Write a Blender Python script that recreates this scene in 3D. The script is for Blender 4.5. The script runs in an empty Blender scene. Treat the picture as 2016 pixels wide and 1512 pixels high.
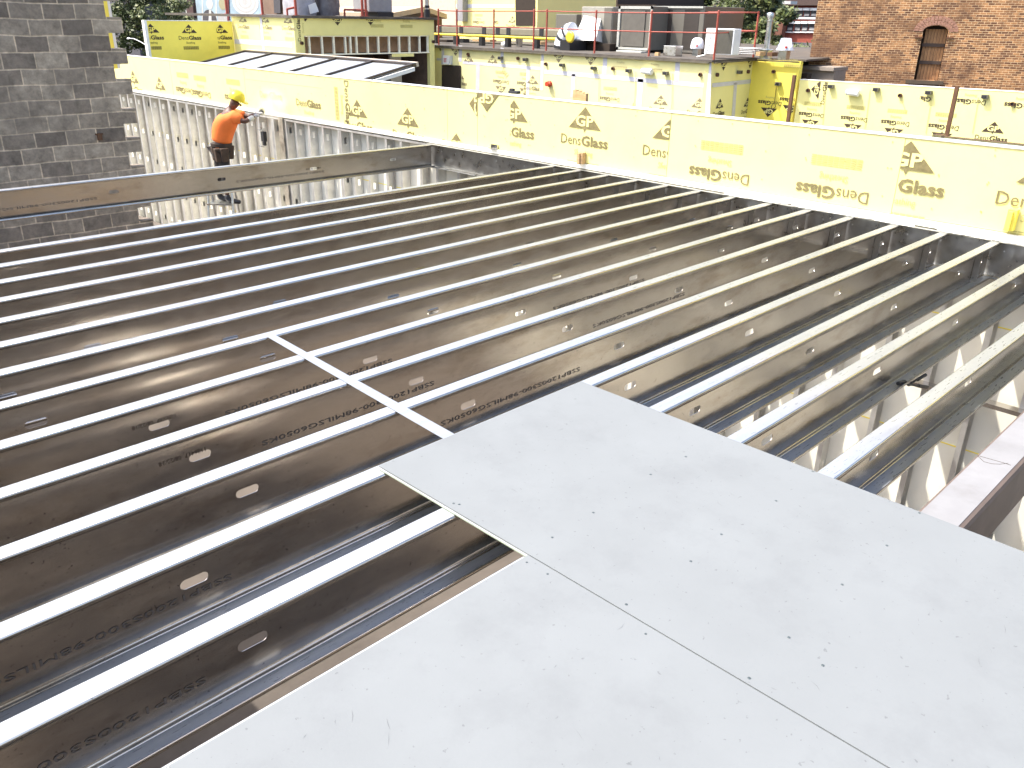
import bpy, bmesh, math, random
from mathutils import Vector, Matrix
random.seed(7)
sc = bpy.context.scene
COL = sc.collection

# ------------------------------------------------------------------ camera
CP = Vector((-7.7067, -7.4170, 1.6521))
RR = Vector((0.7068358, -0.7071851, 0.0165048))     # right
RD = Vector((-0.2736061, -0.2948384, -0.9155381))   # down
RF = Vector((0.6523212, 0.6426193, -0.4018925))     # forward
FPX = 1649.0
cam = bpy.data.cameras.new('camera'); cam.sensor_width = 36; cam.lens = FPX/2016*36
cam.clip_start = 0.05; cam.clip_end = 900
co = bpy.data.objects.new('camera', cam); COL.objects.link(co)
co.matrix_world = Matrix(((RR.x, -RD.x, -RF.x, CP.x), (RR.y, -RD.y, -RF.y, CP.y), (RR.z, -RD.z, -RF.z, CP.z), (0, 0, 0, 1)))
sc.camera = co

def ray(px, py): return RR*((px-1008)/FPX) + RD*((py-756)/FPX) + RF
def onplane(px, py, n, d):
    v = ray(px, py); return CP + v*((d-n.dot(CP))/n.dot(v))
def AX(px, py, X): return onplane(px, py, Vector((1, 0, 0)), X)
def AY(px, py, Y): return onplane(px, py, Vector((0, 1, 0)), Y)
def AZ(px, py, Z): return onplane(px, py, Vector((0, 0, 1)), Z)

# ------------------------------------------------------------------ world, sun, exposure
SUNV = Vector((-1.0, 0.95, 2.2)).normalized()
elev = math.asin(SUNV.z); az = math.atan2(SUNV.x, SUNV.y)
w = bpy.data.worlds.new('World'); sc.world = w; w.use_nodes = True
nt = w.node_tree; bg = nt.nodes['Background']; sky = nt.nodes.new('ShaderNodeTexSky')
sky.sky_type = 'NISHITA'; sky.sun_disc = False; sky.sun_elevation = elev; sky.sun_rotation = az
sky.air_density = 1.0; sky.dust_density = 4.0; sky.altitude = 20
nt.links.new(sky.outputs[0], bg.inputs[0]); bg.inputs[1].default_value = 0.15
sd = bpy.data.lights.new('sun', 'SUN'); sd.energy = 2.45; sd.angle = math.radians(0.55); sd.color = (1, .955, .88)
so = bpy.data.objects.new('sun', sd); COL.objects.link(so)
so.rotation_euler = SUNV.to_track_quat('Z', 'Y').to_euler(); so.location = (-10, 10, 25)
sc.view_settings.view_transform = 'Standard'; sc.view_settings.look = 'None'
sc.view_settings.exposure = 1.5; sc.view_settings.gamma = 1
sc.render.engine = 'CYCLES'
sc.cycles.volume_bounces = 6; sc.cycles.max_bounces = 8; sc.cycles.glossy_bounces = 6; sc.cycles.diffuse_bounces = 4

# ------------------------------------------------------------------ materials
def N(t, kind, **kw):
    n = t.nodes.new(kind)
    for k, v in kw.items():
        if k in n.inputs: n.inputs[k].default_value = v
        else: setattr(n, k, v)
    return n
MATS = {}
def mat(name, col, rough=.7, metal=0., var=.12, scale=6., bump=0., bscale=40., stretch=None, rvar=0., spec=.5, dirt=None, dscale=1.5, damt=.5, trans=0., specks=None):
    if name in MATS: return MATS[name]
    m = bpy.data.materials.new(name); m.use_nodes = True; t = m.node_tree; L = t.links.new
    b = t.nodes['Principled BSDF']; b.inputs['Roughness'].default_value = rough; b.inputs['Metallic'].default_value = metal
    b.inputs['Specular IOR Level'].default_value = spec
    if trans: b.inputs['Transmission Weight'].default_value = trans
    tc = N(t, 'ShaderNodeTexCoord'); mp = N(t, 'ShaderNodeMapping')
    L(tc.outputs['Object'], mp.inputs[0])
    if stretch: mp.inputs['Scale'].default_value = stretch
    nz = N(t, 'ShaderNodeTexNoise', Scale=scale, Detail=6., Roughness=.6); L(mp.outputs[0], nz.inputs['Vector'])
    mr = N(t, 'ShaderNodeMapRange'); L(nz.outputs[0], mr.inputs[0])
    mr.inputs[1].default_value = .3; mr.inputs[2].default_value = .7
    mr.inputs[3].default_value = 1-var; mr.inputs[4].default_value = 1+var
    mx = N(t, 'ShaderNodeMix', data_type='RGBA', blend_type='MULTIPLY'); mx.inputs[0].default_value = 1
    mx.inputs[6].default_value = (*col, 1); L(mr.outputs[0], mx.inputs[7])
    out = mx.outputs[2]
    if dirt:
        n2 = N(t, 'ShaderNodeTexNoise', Scale=dscale, Detail=8., Roughness=.7); L(mp.outputs[0], n2.inputs['Vector'])
        r2 = N(t, 'ShaderNodeMapRange'); L(n2.outputs[0], r2.inputs[0])
        r2.inputs[1].default_value = .5; r2.inputs[2].default_value = .72; r2.inputs[3].default_value = 0; r2.inputs[4].default_value = damt
        m2 = N(t, 'ShaderNodeMix', data_type='RGBA'); L(r2.outputs[0], m2.inputs[0]); L(out, m2.inputs[6]); m2.inputs[7].default_value = (*dirt, 1)
        out = m2.outputs[2]
    if specks:
        n4 = N(t, 'ShaderNodeTexNoise', Scale=specks[0], Detail=3., Roughness=.6); L(tc.outputs['Object'], n4.inputs['Vector'])
        r4 = N(t, 'ShaderNodeMapRange'); L(n4.outputs[0], r4.inputs[0]); r4.inputs[1].default_value = specks[1]-.04; r4.inputs[2].default_value = specks[1]; r4.inputs[3].default_value = 1; r4.inputs[4].default_value = specks[2]
        m4 = N(t, 'ShaderNodeMix', data_type='RGBA', blend_type='MULTIPLY'); m4.inputs[0].default_value = 1; L(out, m4.inputs[6]); L(r4.outputs[0], m4.inputs[7]); out = m4.outputs[2]
    L(out, b.inputs['Base Color'])
    if rvar:
        r3 = N(t, 'ShaderNodeMapRange'); L(nz.outputs[0], r3.inputs[0]); r3.inputs[1].default_value = .3; r3.inputs[2].default_value = .7
        r3.inputs[3].default_value = rough-rvar; r3.inputs[4].default_value = rough+rvar; L(r3.outputs[0], b.inputs['Roughness'])
    if bump:
        n3 = N(t, 'ShaderNodeTexNoise', Scale=bscale, Detail=4.); L(mp.outputs[0], n3.inputs['Vector'])
        bp = N(t, 'ShaderNodeBump', Strength=bump, Distance=.01); L(n3.outputs[0], bp.inputs['Height']); L(bp.outputs[0], b.inputs['Normal'])
    MATS[name] = m; return m

def brickmat(name, c1, c2, mortar, bw, bh, ms, rot=0., off=(0, 0), rough=.9, patch=None, bias=0., bump=.4, mott=.25):
    m = bpy.data.materials.new(name); m.use_nodes = True; t = m.node_tree; L = t.links.new; b = t.nodes['Principled BSDF']
    b.inputs['Roughness'].default_value = rough
    tc = N(t, 'ShaderNodeTexCoord'); sp = N(t, 'ShaderNodeSeparateXYZ'); L(tc.outputs['Object'], sp.inputs[0])
    cb = N(t, 'ShaderNodeCombineXYZ')
    dt = N(t, 'ShaderNodeVectorMath', operation='DOT_PRODUCT'); L(tc.outputs['Object'], dt.inputs[0]); dt.inputs[1].default_value = (math.cos(rot), math.sin(rot), 0)
    a1 = N(t, 'ShaderNodeMath', operation='ADD'); L(dt.outputs['Value'], a1.inputs[0]); a1.inputs[1].default_value = off[0]
    a2 = N(t, 'ShaderNodeMath', operation='ADD'); L(sp.outputs['Z'], a2.inputs[0]); a2.inputs[1].default_value = off[1]
    # slight wobble of the courses
    wn = N(t, 'ShaderNodeTexNoise', Scale=1.3, Detail=3.); L(tc.outputs['Object'], wn.inputs['Vector'])
    wm = N(t, 'ShaderNodeMath', operation='MULTIPLY_ADD'); L(wn.outputs[0], wm.inputs[0]); wm.inputs[1].default_value = bh*.35; L(a2.outputs[0], wm.inputs[2])
    L(a1.outputs[0], cb.inputs[0]); L(wm.outputs[0], cb.inputs[1])
    br = N(t, 'ShaderNodeTexBrick', offset=.5); L(cb.outputs[0], br.inputs['Vector'])
    br.inputs['Color1'].default_value = (*c1, 1); br.inputs['Color2'].default_value = (*c2, 1); br.inputs['Mortar'].default_value = (*mortar, 1)
    br.inputs['Scale'].default_value = 1; br.inputs['Mortar Size'].default_value = ms; br.inputs['Brick Width'].default_value = bw
    br.inputs['Row Height'].default_value = bh; br.inputs['Bias'].default_value = bias; br.inputs['Mortar Smooth'].default_value = .4
    out = br.outputs['Color']
    nz = N(t, 'ShaderNodeTexNoise', Scale=9., Detail=8., Roughness=.7); L(tc.outputs['Object'], nz.inputs['Vector'])
    mr = N(t, 'ShaderNodeMapRange'); L(nz.outputs[0], mr.inputs[0]); mr.inputs[1].default_value = .3; mr.inputs[2].default_value = .7
    mr.inputs[3].default_value = 1-mott; mr.inputs[4].default_value = 1+mott
    mx = N(t, 'ShaderNodeMix', data_type='RGBA', blend_type='MULTIPLY'); mx.inputs[0].default_value = 1; L(out, mx.inputs[6]); L(mr.outputs[0], mx.inputs[7]); out = mx.outputs[2]
    if patch:
        n2 = N(t, 'ShaderNodeTexNoise', Scale=patch[1], Detail=5., Roughness=.65); L(tc.outputs['Object'], n2.inputs['Vector'])
        r2 = N(t, 'ShaderNodeMapRange'); L(n2.outputs[0], r2.inputs[0]); r2.inputs[1].default_value = .48; r2.inputs[2].default_value = .62; r2.inputs[4].default_value = patch[2]
        m2 = N(t, 'ShaderNodeMix', data_type='RGBA'); L(r2.outputs[0], m2.inputs[0]); L(out, m2.inputs[6]); m2.inputs[7].default_value = (*patch[0], 1); out = m2.outputs[2]
    L(out, b.inputs['Base Color'])
    bp = N(t, 'ShaderNodeBump', Strength=bump, Distance=.012); L(br.outputs['Fac'], bp.inputs['Height']); bp.invert = True; L(bp.outputs[0], b.inputs['Normal'])
    MATS[name] = m; return m

GALV = mat('galvanized_steel', (.55, .515, .47), .19, .95, .06, 5., 0, 60., (1, 3, 3), .05, dirt=(.27, .205, .14), dscale=1.9, damt=.65, specks=(70., .70, .45))
WORN_LIT = mat('scuffed_lit_zinc', (.38, .395, .412), .31, .38, .07, 12., .03, 80., (1, 8, 8), .06, dirt=(.27, .285, .31), dscale=3., damt=.6, specks=(60., .70, .6))  # scuffed zinc; its pale blue tone paints in sun and sky light
GALVT = mat('galvanized_track', (.55, .55, .53), .33, 1., .1, 10., 0, 50., rvar=.1)
STUD = mat('galvanized_stud', (.66, .65, .61), .40, .7, .12, 8., rvar=.1)
BOARD = mat('cement_board', (.186, .197, .198), .72, 0, .05, 2.2, .04, 120., dirt=(.145, .152, .155), dscale=2.6, damt=.5, spec=.3, specks=(48., .715, .72))
BEDGE = mat('board_core', (.30, .34, .25), .9)
BEDGE2 = mat('board_core_light', (.62, .64, .56), .9)
YEL = mat('yellow_sheathing', (.86, .785, .32), .8, 0, .04, 1.3, dirt=(.82, .73, .26), dscale=2., damt=.4)
YEL2 = mat('yellow_sheathing_strong', (.98, .82, .13), .8, 0, .05, 1.3, dirt=(.84, .71, .11), dscale=2., damt=.4)
YEDGE = mat('sheathing_core', (.85, .84, .76), .9)
YBACK = mat('sheathing_back', (.86, .83, .71), .85, 0, .05, 2.)
INK = mat('brown_ink', (.21, .175, .075), .85, 0, .25, 22., dirt=(.26, .21, .09), dscale=9, damt=.8)
INKD = mat('dark_ink', (.06, .04, .025), .85)
INKL = mat('faint_ink', (.52, .47, .17), .85)
INKF = mat('very_faint_ink', (.66, .59, .24), .85)
TAPE = mat('seam_tape', (.58, .57, .62), .5, 0, .08, 5.)
WHITE = mat('white_paint', (.80, .80, .78), .5, 0, .05, 5.)
PLAST = mat('white_plastic_wrap', (.82, .84, .90), .3, 0, .08, 7., .6, 14.)
RED = mat('red_primer', (.33, .065, .04), .55, 0, .15, 12.)
RUST = mat('rust_brown_steel', (.12, .055, .025), .7, 0, .2, 9.)
DARK = mat('dark_void', (.035, .024, .016), .9)
BLACK = mat('black_rubber', (.02, .02, .022), .5)
GREYU = mat('grey_unit_paint', (.14, .13, .108), .5, 0, .05, 4.)
GREYD = mat('dark_unit_louver', (.04, .032, .026), .6, 0, .1, 4., stretch=(1, 1, 12))
GREYL = mat('light_unit_trim', (.42, .42, .38), .5)
CONC = mat('lower_floor_concrete', (.115, .095, .077), .85, 0, .14, 3., .1, 30., dirt=(.06, .048, .038), dscale=1.2, damt=.6)
MEMB = mat('roof_membrane', (.085, .072, .058), .8, 0, .25, 3., dirt=(.20, .165, .12), dscale=2.5, damt=.6)
WOOD = mat('lumber', (.52, .34, .17), .8, 0, .2, 5., stretch=(1, 1, 8))
PAINTPIPE = mat('yellow_gas_pipe', (.78, .60, .05), .4)
GLASS = mat('skylight_glazing', (.34, .37, .41), .35, 0, .05, 1., spec=.8)
FRAME = mat('dark_frame', (.05, .035, .025), .4)
YELP = mat('sunlit_sheathing', (.86, .79, .37), .8, 0, .05, 1.3, dirt=(.82, .72, .30), dscale=1.2, damt=.5)  # paler yellow paints the strong sun into the middle building's colour
STUCCO = mat('beige_stucco', (.62, .50, .38), .9, 0, .1, 5., .6, 12., dirt=(.42, .30, .2), dscale=5, damt=.8)
DUCT = mat('duct_insulation', (.22, .20, .14), .5, .1, .1, 3.)
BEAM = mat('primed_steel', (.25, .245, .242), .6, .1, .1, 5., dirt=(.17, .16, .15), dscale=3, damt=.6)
STREET = mat('street_asphalt', (.06, .058, .055), .9)

# ------------------------------------------------------------------ object helpers
def tag(o, label=None, cat=None, group=None, kind=None):
    if label: o['label'] = label
    if cat: o['category'] = cat
    if group: o['group'] = group
    if kind: o['kind'] = kind
    return o
def empty(name, loc, label=None, cat=None, group=None):
    o = bpy.data.objects.new(name, None); COL.objects.link(o); o.location = loc; o.empty_display_size = .2
    return tag(o, label, cat, group)
class MB:
    def __init__(s): s.v = []; s.f = []; s.m = []; s.sm = []
    def face(s, pts, mi=0, sm=False):
        b = len(s.v); s.v += [tuple(p) for p in pts]; s.f.append(tuple(range(b, b+len(pts)))); s.m.append(mi); s.sm.append(sm)
    def mesh(s, verts, faces, mi=0, sm=False):
        b = len(s.v); s.v += [tuple(p) for p in verts]
        for f in faces: s.f.append(tuple(b+i for i in f)); s.m.append(mi); s.sm.append(sm)
    def box(s, a, b, mi=0):
        x0, y0, z0 = a; x1, y1, z1 = b
        if x0 > x1: x0, x1 = x1, x0
        if y0 > y1: y0, y1 = y1, y0
        if z0 > z1: z0, z1 = z1, z0
        v = [(x0, y0, z0), (x1, y0, z0), (x1, y1, z0), (x0, y1, z0), (x0, y0, z1), (x1, y0, z1), (x1, y1, z1), (x0, y1, z1)]
        s.mesh(v, [(0, 3, 2, 1), (4, 5, 6, 7), (0, 1, 5, 4), (1, 2, 6, 5), (2, 3, 7, 6), (3, 0, 4, 7)], mi); return s
    def hexa(s, v, mi=0):
        s.mesh(v, [(0, 3, 2, 1), (4, 5, 6, 7), (0, 1, 5, 4), (1, 2, 6, 5), (2, 3, 7, 6), (3, 0, 4, 7)], mi); return s
    def tube(s, p0, p1, r, n=10, mi=0, r1=None, cap=True):
        p0 = Vector(p0); p1 = Vector(p1); d = (p1-p0).normalized(); a = d.orthogonal().normalized(); c = d.cross(a)
        r1 = r if r1 is None else r1; v = []
        for i in range(n):
            t = 2*math.pi*i/n; e = a*math.cos(t)+c*math.sin(t); v += [p0+e*r, p1+e*r1]
        s.mesh(v, [(2*i, 2*((i+1) % n), 2*((i+1) % n)+1, 2*i+1) for i in range(n)], mi, True)
        if cap: s.face([v[2*i] for i in range(n)][::-1], mi); s.face([v[2*i+1] for i in range(n)], mi)
        return s
    def path(s, pts, r, n=8, mi=0):
        for a, b in zip(pts[:-1], pts[1:]): s.tube(a, b, r, n, mi)
        return s
    def lathe(s, c, prof, n=24, mi=0, axis=Vector((0, 0, 1))):
        c = Vector(c); a = axis.orthogonal().normalized(); b = axis.cross(a); rows = []
        v = []
        for r, h in prof:
            for i in range(n):
                t = 2*math.pi*i/n; v.append(c+axis*h+(a*math.cos(t)+b*math.sin(t))*r)
        f = []
        for k in range(len(prof)-1):
            for i in range(n):
                j = (i+1) % n; f.append((k*n+i, k*n+j, (k+1)*n+j, (k+1)*n+i))
        s.mesh(v, f, mi, True)
        s.face(v[:n][::-1], mi); s.face(v[-n:], mi); return s
    def build(s, name, mats, parent=None, bevel=0., weld=False):
        me = bpy.data.meshes.new(name); me.from_pydata(s.v, [], s.f)
        if not isinstance(mats, (list, tuple)): mats = [mats]
        for m in mats: me.materials.append(m)
        for p, mi, sm in zip(me.polygons, s.m, s.sm): p.material_index = mi; p.use_smooth = sm
        me.update()
        if weld:
            bm = bmesh.new(); bm.from_mesh(me); bmesh.ops.remove_doubles(bm, verts=bm.verts, dist=1e-5); bm.to_mesh(me); bm.free()
        o = bpy.data.objects.new(name, me); COL.objects.link(o)
        if parent:
            o.parent = parent; o.matrix_parent_inverse = Matrix.Translation(parent.location).inverted() if parent.type == 'EMPTY' else Matrix.Identity(4)
        if bevel:
            bv = o.modifiers.new('bevel', 'BEVEL'); bv.width = bevel; bv.segments = 2; bv.limit_method = 'ANGLE'
        return o
def B(name, a, b, m, parent=None, bevel=0.): return MB().box(a, b).build(name, m, parent, bevel)

# ---- wall frames: (origin, u = viewer's right, n = towards viewer), v = up
class Fr:
    def __init__(s, o, u, n): s.o = Vector(o); s.u = Vector(u).normalized(); s.n = Vector(n).normalized()
    def p(s, u, v, h=0.): return s.o + s.u*u + Vector((0, 0, v)) + s.n*h
    def px(s, x, y):
        q = onplane(x, y, s.n, s.n.dot(s.o)) - s.o; return s.u.dot(q), q.z
    def box(s, mb, u0, u1, v0, v1, h0, h1, mi=0):
        if u0 > u1: u0, u1 = u1, u0
        if v0 > v1: v0, v1 = v1, v0
        P = s.p; mb.hexa([P(u0, v0, h1), P(u1, v0, h1), P(u1, v0, h0), P(u0, v0, h0), P(u0, v1, h1), P(u1, v1, h1), P(u1, v1, h0), P(u0, v1, h0)], mi)
        return mb
def FX(X): return Fr((X, 0, 0), (0, -1, 0), (-1, 0, 0))
def FY(Y): return Fr((0, Y, 0), (1, 0, 0), (0, -1, 0))

# ---- lettering
_tc = {}
def textgeo(s, bold):
    k = (s, bold)
    if k in _tc: return _tc[k]
    cu = bpy.data.curves.new('t', 'FONT'); cu.body = s; cu.size = 1; cu.resolution_u = 2
    cu.offset = .03 if bold else 0.; ob = bpy.data.objects.new('t', cu); COL.objects.link(ob)
    dg = bpy.context.evaluated_depsgraph_get(); me = ob.evaluated_get(dg).to_mesh()
    v = [(p.co.x, p.co.y) for p in me.vertices]; f = [tuple(p.vertices) for p in me.polygons]
    ob.evaluated_get(dg).to_mesh_clear(); bpy.data.objects.remove(ob); bpy.data.curves.remove(cu)
    x0 = min(a for a, b in v); x1 = max(a for a, b in v)
    _tc[k] = ([(a-x0, b) for a, b in v], f, x1-x0); return _tc[k]
def put_text(out, s, x, y, width, height, mi, bold=False):
    v, f, wd = textgeo(s, bold); sx = width/wd; sy = height/.7
    out.append(([(x+a*sx, y+b*sy) for a, b in v], f, mi))
def unit(kinds, ink=0, faint=1, vf=2, ground=3):
    o = []
    if 'T' in kinds:
        o.append(([(-.245, 0), (-.02, 0), (0, -.042), (.02, 0), (.245, 0), (0, .245)], [(0, 1, 5), (1, 2, 3, 5), (3, 4, 5)], ink))
        a = []; put_text(a, 'GP', -.135, .03, .27, .115, ground, True); o += [(v, f, m, 1) for v, f, m in a]
    if 'D' in kinds:
        put_text(o, 'Dens', -.36, -.19, .31, .11, ink)
        put_text(o, 'Glass', -.04, -.19, .40, .11, ink, True)
    if 'd' in kinds:
        put_text(o, 'Dens', -.36, -.19, .31, .11, faint); put_text(o, 'Glass', -.04, -.19, .40, .11, faint, True)
    if 'S' in kinds: put_text(o, 'Sheathing', -.14, -.305, .28, .06, ink if 'K' in kinds else faint)
    if 'B' in kinds:
        for i in range(5):
            y = -.47+i*.019
            for j in range(9):
                x0 = -.25+j*.0555; o.append(([(x0, y), (x0+.05, y), (x0+.05, y+.011), (x0, y+.011)], [(0, 1, 2, 3)], faint))
    return o
ANCH = {'T': (0, .1), 'D': (0, -.14), 'S': (0, -.28), 'B': (0, -.43)}
def mark(fr, pos, kinds, anchor='T', rot=0., clip=None, parent=None, h=.004, scale=1., mats=None, name='printed_mark'):
    """prints one logo unit on a wall frame; pos = (u, v) of the anchor; clip = (u0, u1, v0, v1)"""
    ax, ay = ANCH[anchor]; c, s = math.cos(math.radians(rot)), math.sin(math.radians(rot))
    bm = bmesh.new()
    for it in unit(kinds):
        v, f, mi = it[:3]; lift = .003 if len(it) > 3 else 0.
        vs = []
        for x, y in v:
            x = (x-ax)*scale; y = (y-ay)*scale; vs.append(bm.verts.new((pos[0]+x*c-y*s, pos[1]+x*s+y*c, lift)))
        for q in f:
            try: fc = bm.faces.new([vs[i] for i in q]); fc.material_index = mi
            except ValueError: pass
    if clip:
        for co_, no in (((clip[0], 0, 0), (-1, 0, 0)), ((clip[1], 0, 0), (1, 0, 0)), ((0, clip[2], 0), (0, -1, 0)), ((0, clip[3], 0), (0, 1, 0))):
            if abs(co_[0]) > 500 or abs(co_[1]) > 500: continue
            bmesh.ops.bisect_plane(bm, geom=bm.verts[:]+bm.edges[:]+bm.faces[:], plane_co=co_, plane_no=no, clear_outer=True)
    if not bm.faces: bm.free(); return None
    for v in bm.verts: v.co = fr.p(v.co.x, v.co.y, h+v.co.z)
    me = bpy.data.meshes.new(name); bm.to_mesh(me); bm.free()
    for m in (mats or (INK, INKL, INKF, YEL)): me.materials.append(m)
    o = bpy.data.objects.new(name, me); COL.objects.link(o)
    if parent:
        o.parent = parent
    return o
BIG = 999

# ================================================================== SETTING
o = MB(); o.face([(-160, -160, -9.2), (260, -160, -9.2), (260, 260, -9.2), (-160, 260, -9.2)])
tag(o.build('ground', STREET), kind='structure')
o = MB(); o.box((-9.4, -10, -3.25), (.07, 16, -2.8)); tag(o.build('floor', CONC), kind='structure')

# ================================================================== FLOOR JOISTS
S = .41497; FL = .078; DEP = .305; XL = -9.2
def slot_positions(k):
    base = {12: -6.79, 13: -6.80, 14: -6.82, 15: -6.60, 9: -6.36, 10: -6.36, 11: -6.36, 8: -6.77, 7: -6.78, 6: -6.2, 5: -6.6, 4: -6.4, 3: -6.0, 2: -6.5, 1: -6.1, 0: -6.74}[k]
    xs = []; x = base-2.44
    while x < -.35:
        if x > XL+.2: xs.append(x)
        x += 1.225
    if k in (7, 8, 9, 10, 11, 12, 13): xs.append(-.14)
    return xs
def joist_mesh(mb, x0, x1, Y, slots, skew=0.):
    """C channel: web at Y, flanges and lips to -Y"""
    def P(x, y, z): return (x, Y+y+skew*(x-x1)+0., z)
    r = .009
    def arc(cy, cz, a0, a1, n=4): return [(cy+r*math.cos(a0+(a1-a0)*i/n), cz+r*math.sin(a0+(a1-a0)*i/n)) for i in range(n+1)]
    top = [(-FL, -.021)]+arc(-FL+r, -r, math.pi, math.pi/2)+arc(-r, -r, math.pi/2, 0)+[(0, -.03)]
    bot = [(0, -DEP+.03)]+arc(-r, -DEP+r, 0, -math.pi/2)+arc(-FL+r, -DEP+r, -math.pi/2, -math.pi)+[(-FL, -DEP+.021)]
    for prof in (top, bot):
        v = []
        for y, z in prof: v += [P(x0, y, z), P(x1, y, z)]
        b_ = len(mb.v); mb.v += v
        for i in range(len(prof)-1):
            mb.f.append((b_+2*i, b_+2*i+1, b_+2*i+3, b_+2*i+2)); mb.m.append(1 if 4 <= i <= 6 else 0); mb.sm.append(True)  # flats of both flanges take the painted sun and sky tone
    zt, zb = -.03, -DEP+.03; zc = -.152; cur = x0
    for xs in sorted(slots):
        a, b = xs-.1, xs+.1
        mb.face([P(cur, 0, zb), P(a, 0, zb), P(a, 0, zt), P(cur, 0, zt)])
        n = 28; hw, hr = .032, .019; inn = []; out = []
        for i in range(n):
            t = 2*math.pi*(i+.5)/n; c, s = math.cos(t), math.sin(t)
            inn.append((xs+(hw if c > 0 else -hw)+hr*c, zc+hr*s))
            k = min(.1/abs(c) if abs(c) > 1e-6 else 9, (((zt-zc) if s > 0 else (zc-zb))/abs(s)) if abs(s) > 1e-6 else 9)
            out.append([xs+c*k, zc+s*k])
        for cx in (a, b):
            for cz in (zt, zb):
                j = min(range(n), key=lambda i: (out[i][0]-cx)**2+(out[i][1]-cz)**2); out[j] = [cx, cz]
        v = [P(x, 0, z) for x, z in inn]+[P(x, 0, z) for x, z in out]
        mb.mesh(v, [(n+i, n+(i+1) % n, (i+1) % n, i) for i in range(n)])
        cur = b
    mb.face([P(cur, 0, zb), P(x1, 0, zb), P(x1, 0, zt), P(cur, 0, zt)])
ordn = ['', 'first', 'second', 'third', 'fourth', 'fifth', 'sixth', 'seventh', 'eighth', 'ninth', 'tenth', 'eleventh', 'twelfth', 'thirteenth', 'fourteenth', 'fifteenth']
JT = {}
for k in range(0, 16):
    Y = 1.9 if k == 0 else -k*S
    root = empty('floor_joist', (-4.6, Y, 0), 'galvanized steel joist standing alone between the open stairwell and the worker' if k == 0 else
                 ('%s galvanized steel joist of the close row, counted from the stairwell opening' % ordn[k]), 'joist', 'parallel galvanized steel floor joists')
    mb = MB(); joist_mesh(mb, XL, .05, Y, slot_positions(k), -.033 if k == 0 else 0.)
    ob = mb.build('channel', [GALV, WORN_LIT], root, weld=True)
    so_ = ob.modifiers.new('thick', 'SOLIDIFY'); so_.thickness = .0025; so_.offset = 1 if k < 0 else 0
    JT[k] = root
    # end clip screwed to the web
    if k:
        cb = MB(); cb.box((-.30, Y-.006, -.285), (-.297+.04, Y-.003, -.02)); cb.box((-.30, Y-.05, -.285), (-.297, Y-.006, -.02))
        cb.build('end_clip', GALVT, root)
def webtext(k, px, py, s, width, height, rot=180, mi=INKD, z=None):
    Y = 1.9 if k == 0 else -k*S
    fr = FY(Y)
    if k == 0: fr = Fr((.05, 1.9, 0), (1, -.033, 0), (-.033, -1, 0))
    u, v = fr.px(px, py)
    if z is not None: v = z
    vv, f, wd = textgeo(s, False); bm = bmesh.new(); c = math.cos(math.radians(rot)); sn = math.sin(math.radians(rot)); vs = []
    for a, b in vv:
        x = a*width/wd-width/2; y = (b-.35)*height/.7; vs.append(bm.verts.new(fr.p(u+x*c-y*sn, v+x*sn+y*c, .0035)))
    for q in f:
        try: bm.faces.new([vs[i] for i in q])
        except ValueError: pass
    me = bpy.data.meshes.new('printed_text'); bm.to_mesh(me); bm.free(); me.materials.append(mi)
    ob = bpy.data.objects.new('printed_text', me); COL.objects.link(ob); ob.parent = JT[k]
    ob.matrix_parent_inverse = Matrix.Translation(JT[k].location).inverted()
STAMP = mat('stamped_ink', (.10, .09, .08), .6)
LONG = 'SSBP1200S300-98MILSG6050KS'
for k, px, py in ((8, 640, 688), (9, 617, 728), (10, 695, 757), (11, 1015, 768), (9, 1185, 553), (10, 1265, 578), (12, 120, 1130), (13, 20, 1500), (0, 555, 352), (0, 70, 400)):
    webtext(k, px, py, LONG, 1.05 if k != 0 else 1.2, .024, mi=STAMP, z=-.20)
for k, px, py in ((9, 303, 826), (10, 358, 893), (0, 617, 334)):
    webtext(k, px, py, '1186417  08/22/18', .21, .02, mi=INKD, z=-.128 if k else -.15)

# rim track closing the joist ends
t = empty('rim_track', (.07, -3.5, 0), 'galvanized steel rim track capping the joist ends along the yellow parapet', 'track')
mb = MB()
for y0, y1 in ((-9.2, 1.96),):
    mb.box((0, y0, .001), (.075, y1, .004)); mb.box((.0755, y0, -.30), (.0785, y1, .004)); mb.box((.0, y0, -.309), (.0755, y1, -.306))
mb.build('channel', GALVT, t)
for i in range(28):
    mb = MB(); mb.lathe((.0745, 1.7-i*.4+(.11 if i % 2 else 0), -.08), [(.006, 0), (.006, .004)], 8, 0, Vector((-1, 0, 0))); mb.build('screw', WHITE, t)
B('steel_angle', (.0755, -9.2, .012), (.099, 14, .066), mat('sunlit_white_steel', (.80, .78, .70), .6, .1), t)  # near-white base colour stands in for steel overexposed by the sun
# torn white membrane flashing on the ledge
mb = MB(); random.seed(3)
for i in range(46):
    y = random.uniform(-6.8, -3.0); L_ = random.uniform(.06, .32); x = random.uniform(.0, .05); z = .006+random.uniform(0, .004)
    pts = [(x+random.uniform(-.01, .01), y, z), (x+.05, y+.01, z+.003+random.uniform(0, .012)), (x+.06, y+L_, z+random.uniform(0, .012)), (x+random.uniform(-.02, .02), y+L_*.9, z)]
    mb.face(pts)
tag(mb.build('torn_flashing_tape', WHITE), 'scraps of torn white membrane stuck along the ledge below the yellow parapet', 'tape', None, 'stuff')

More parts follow.
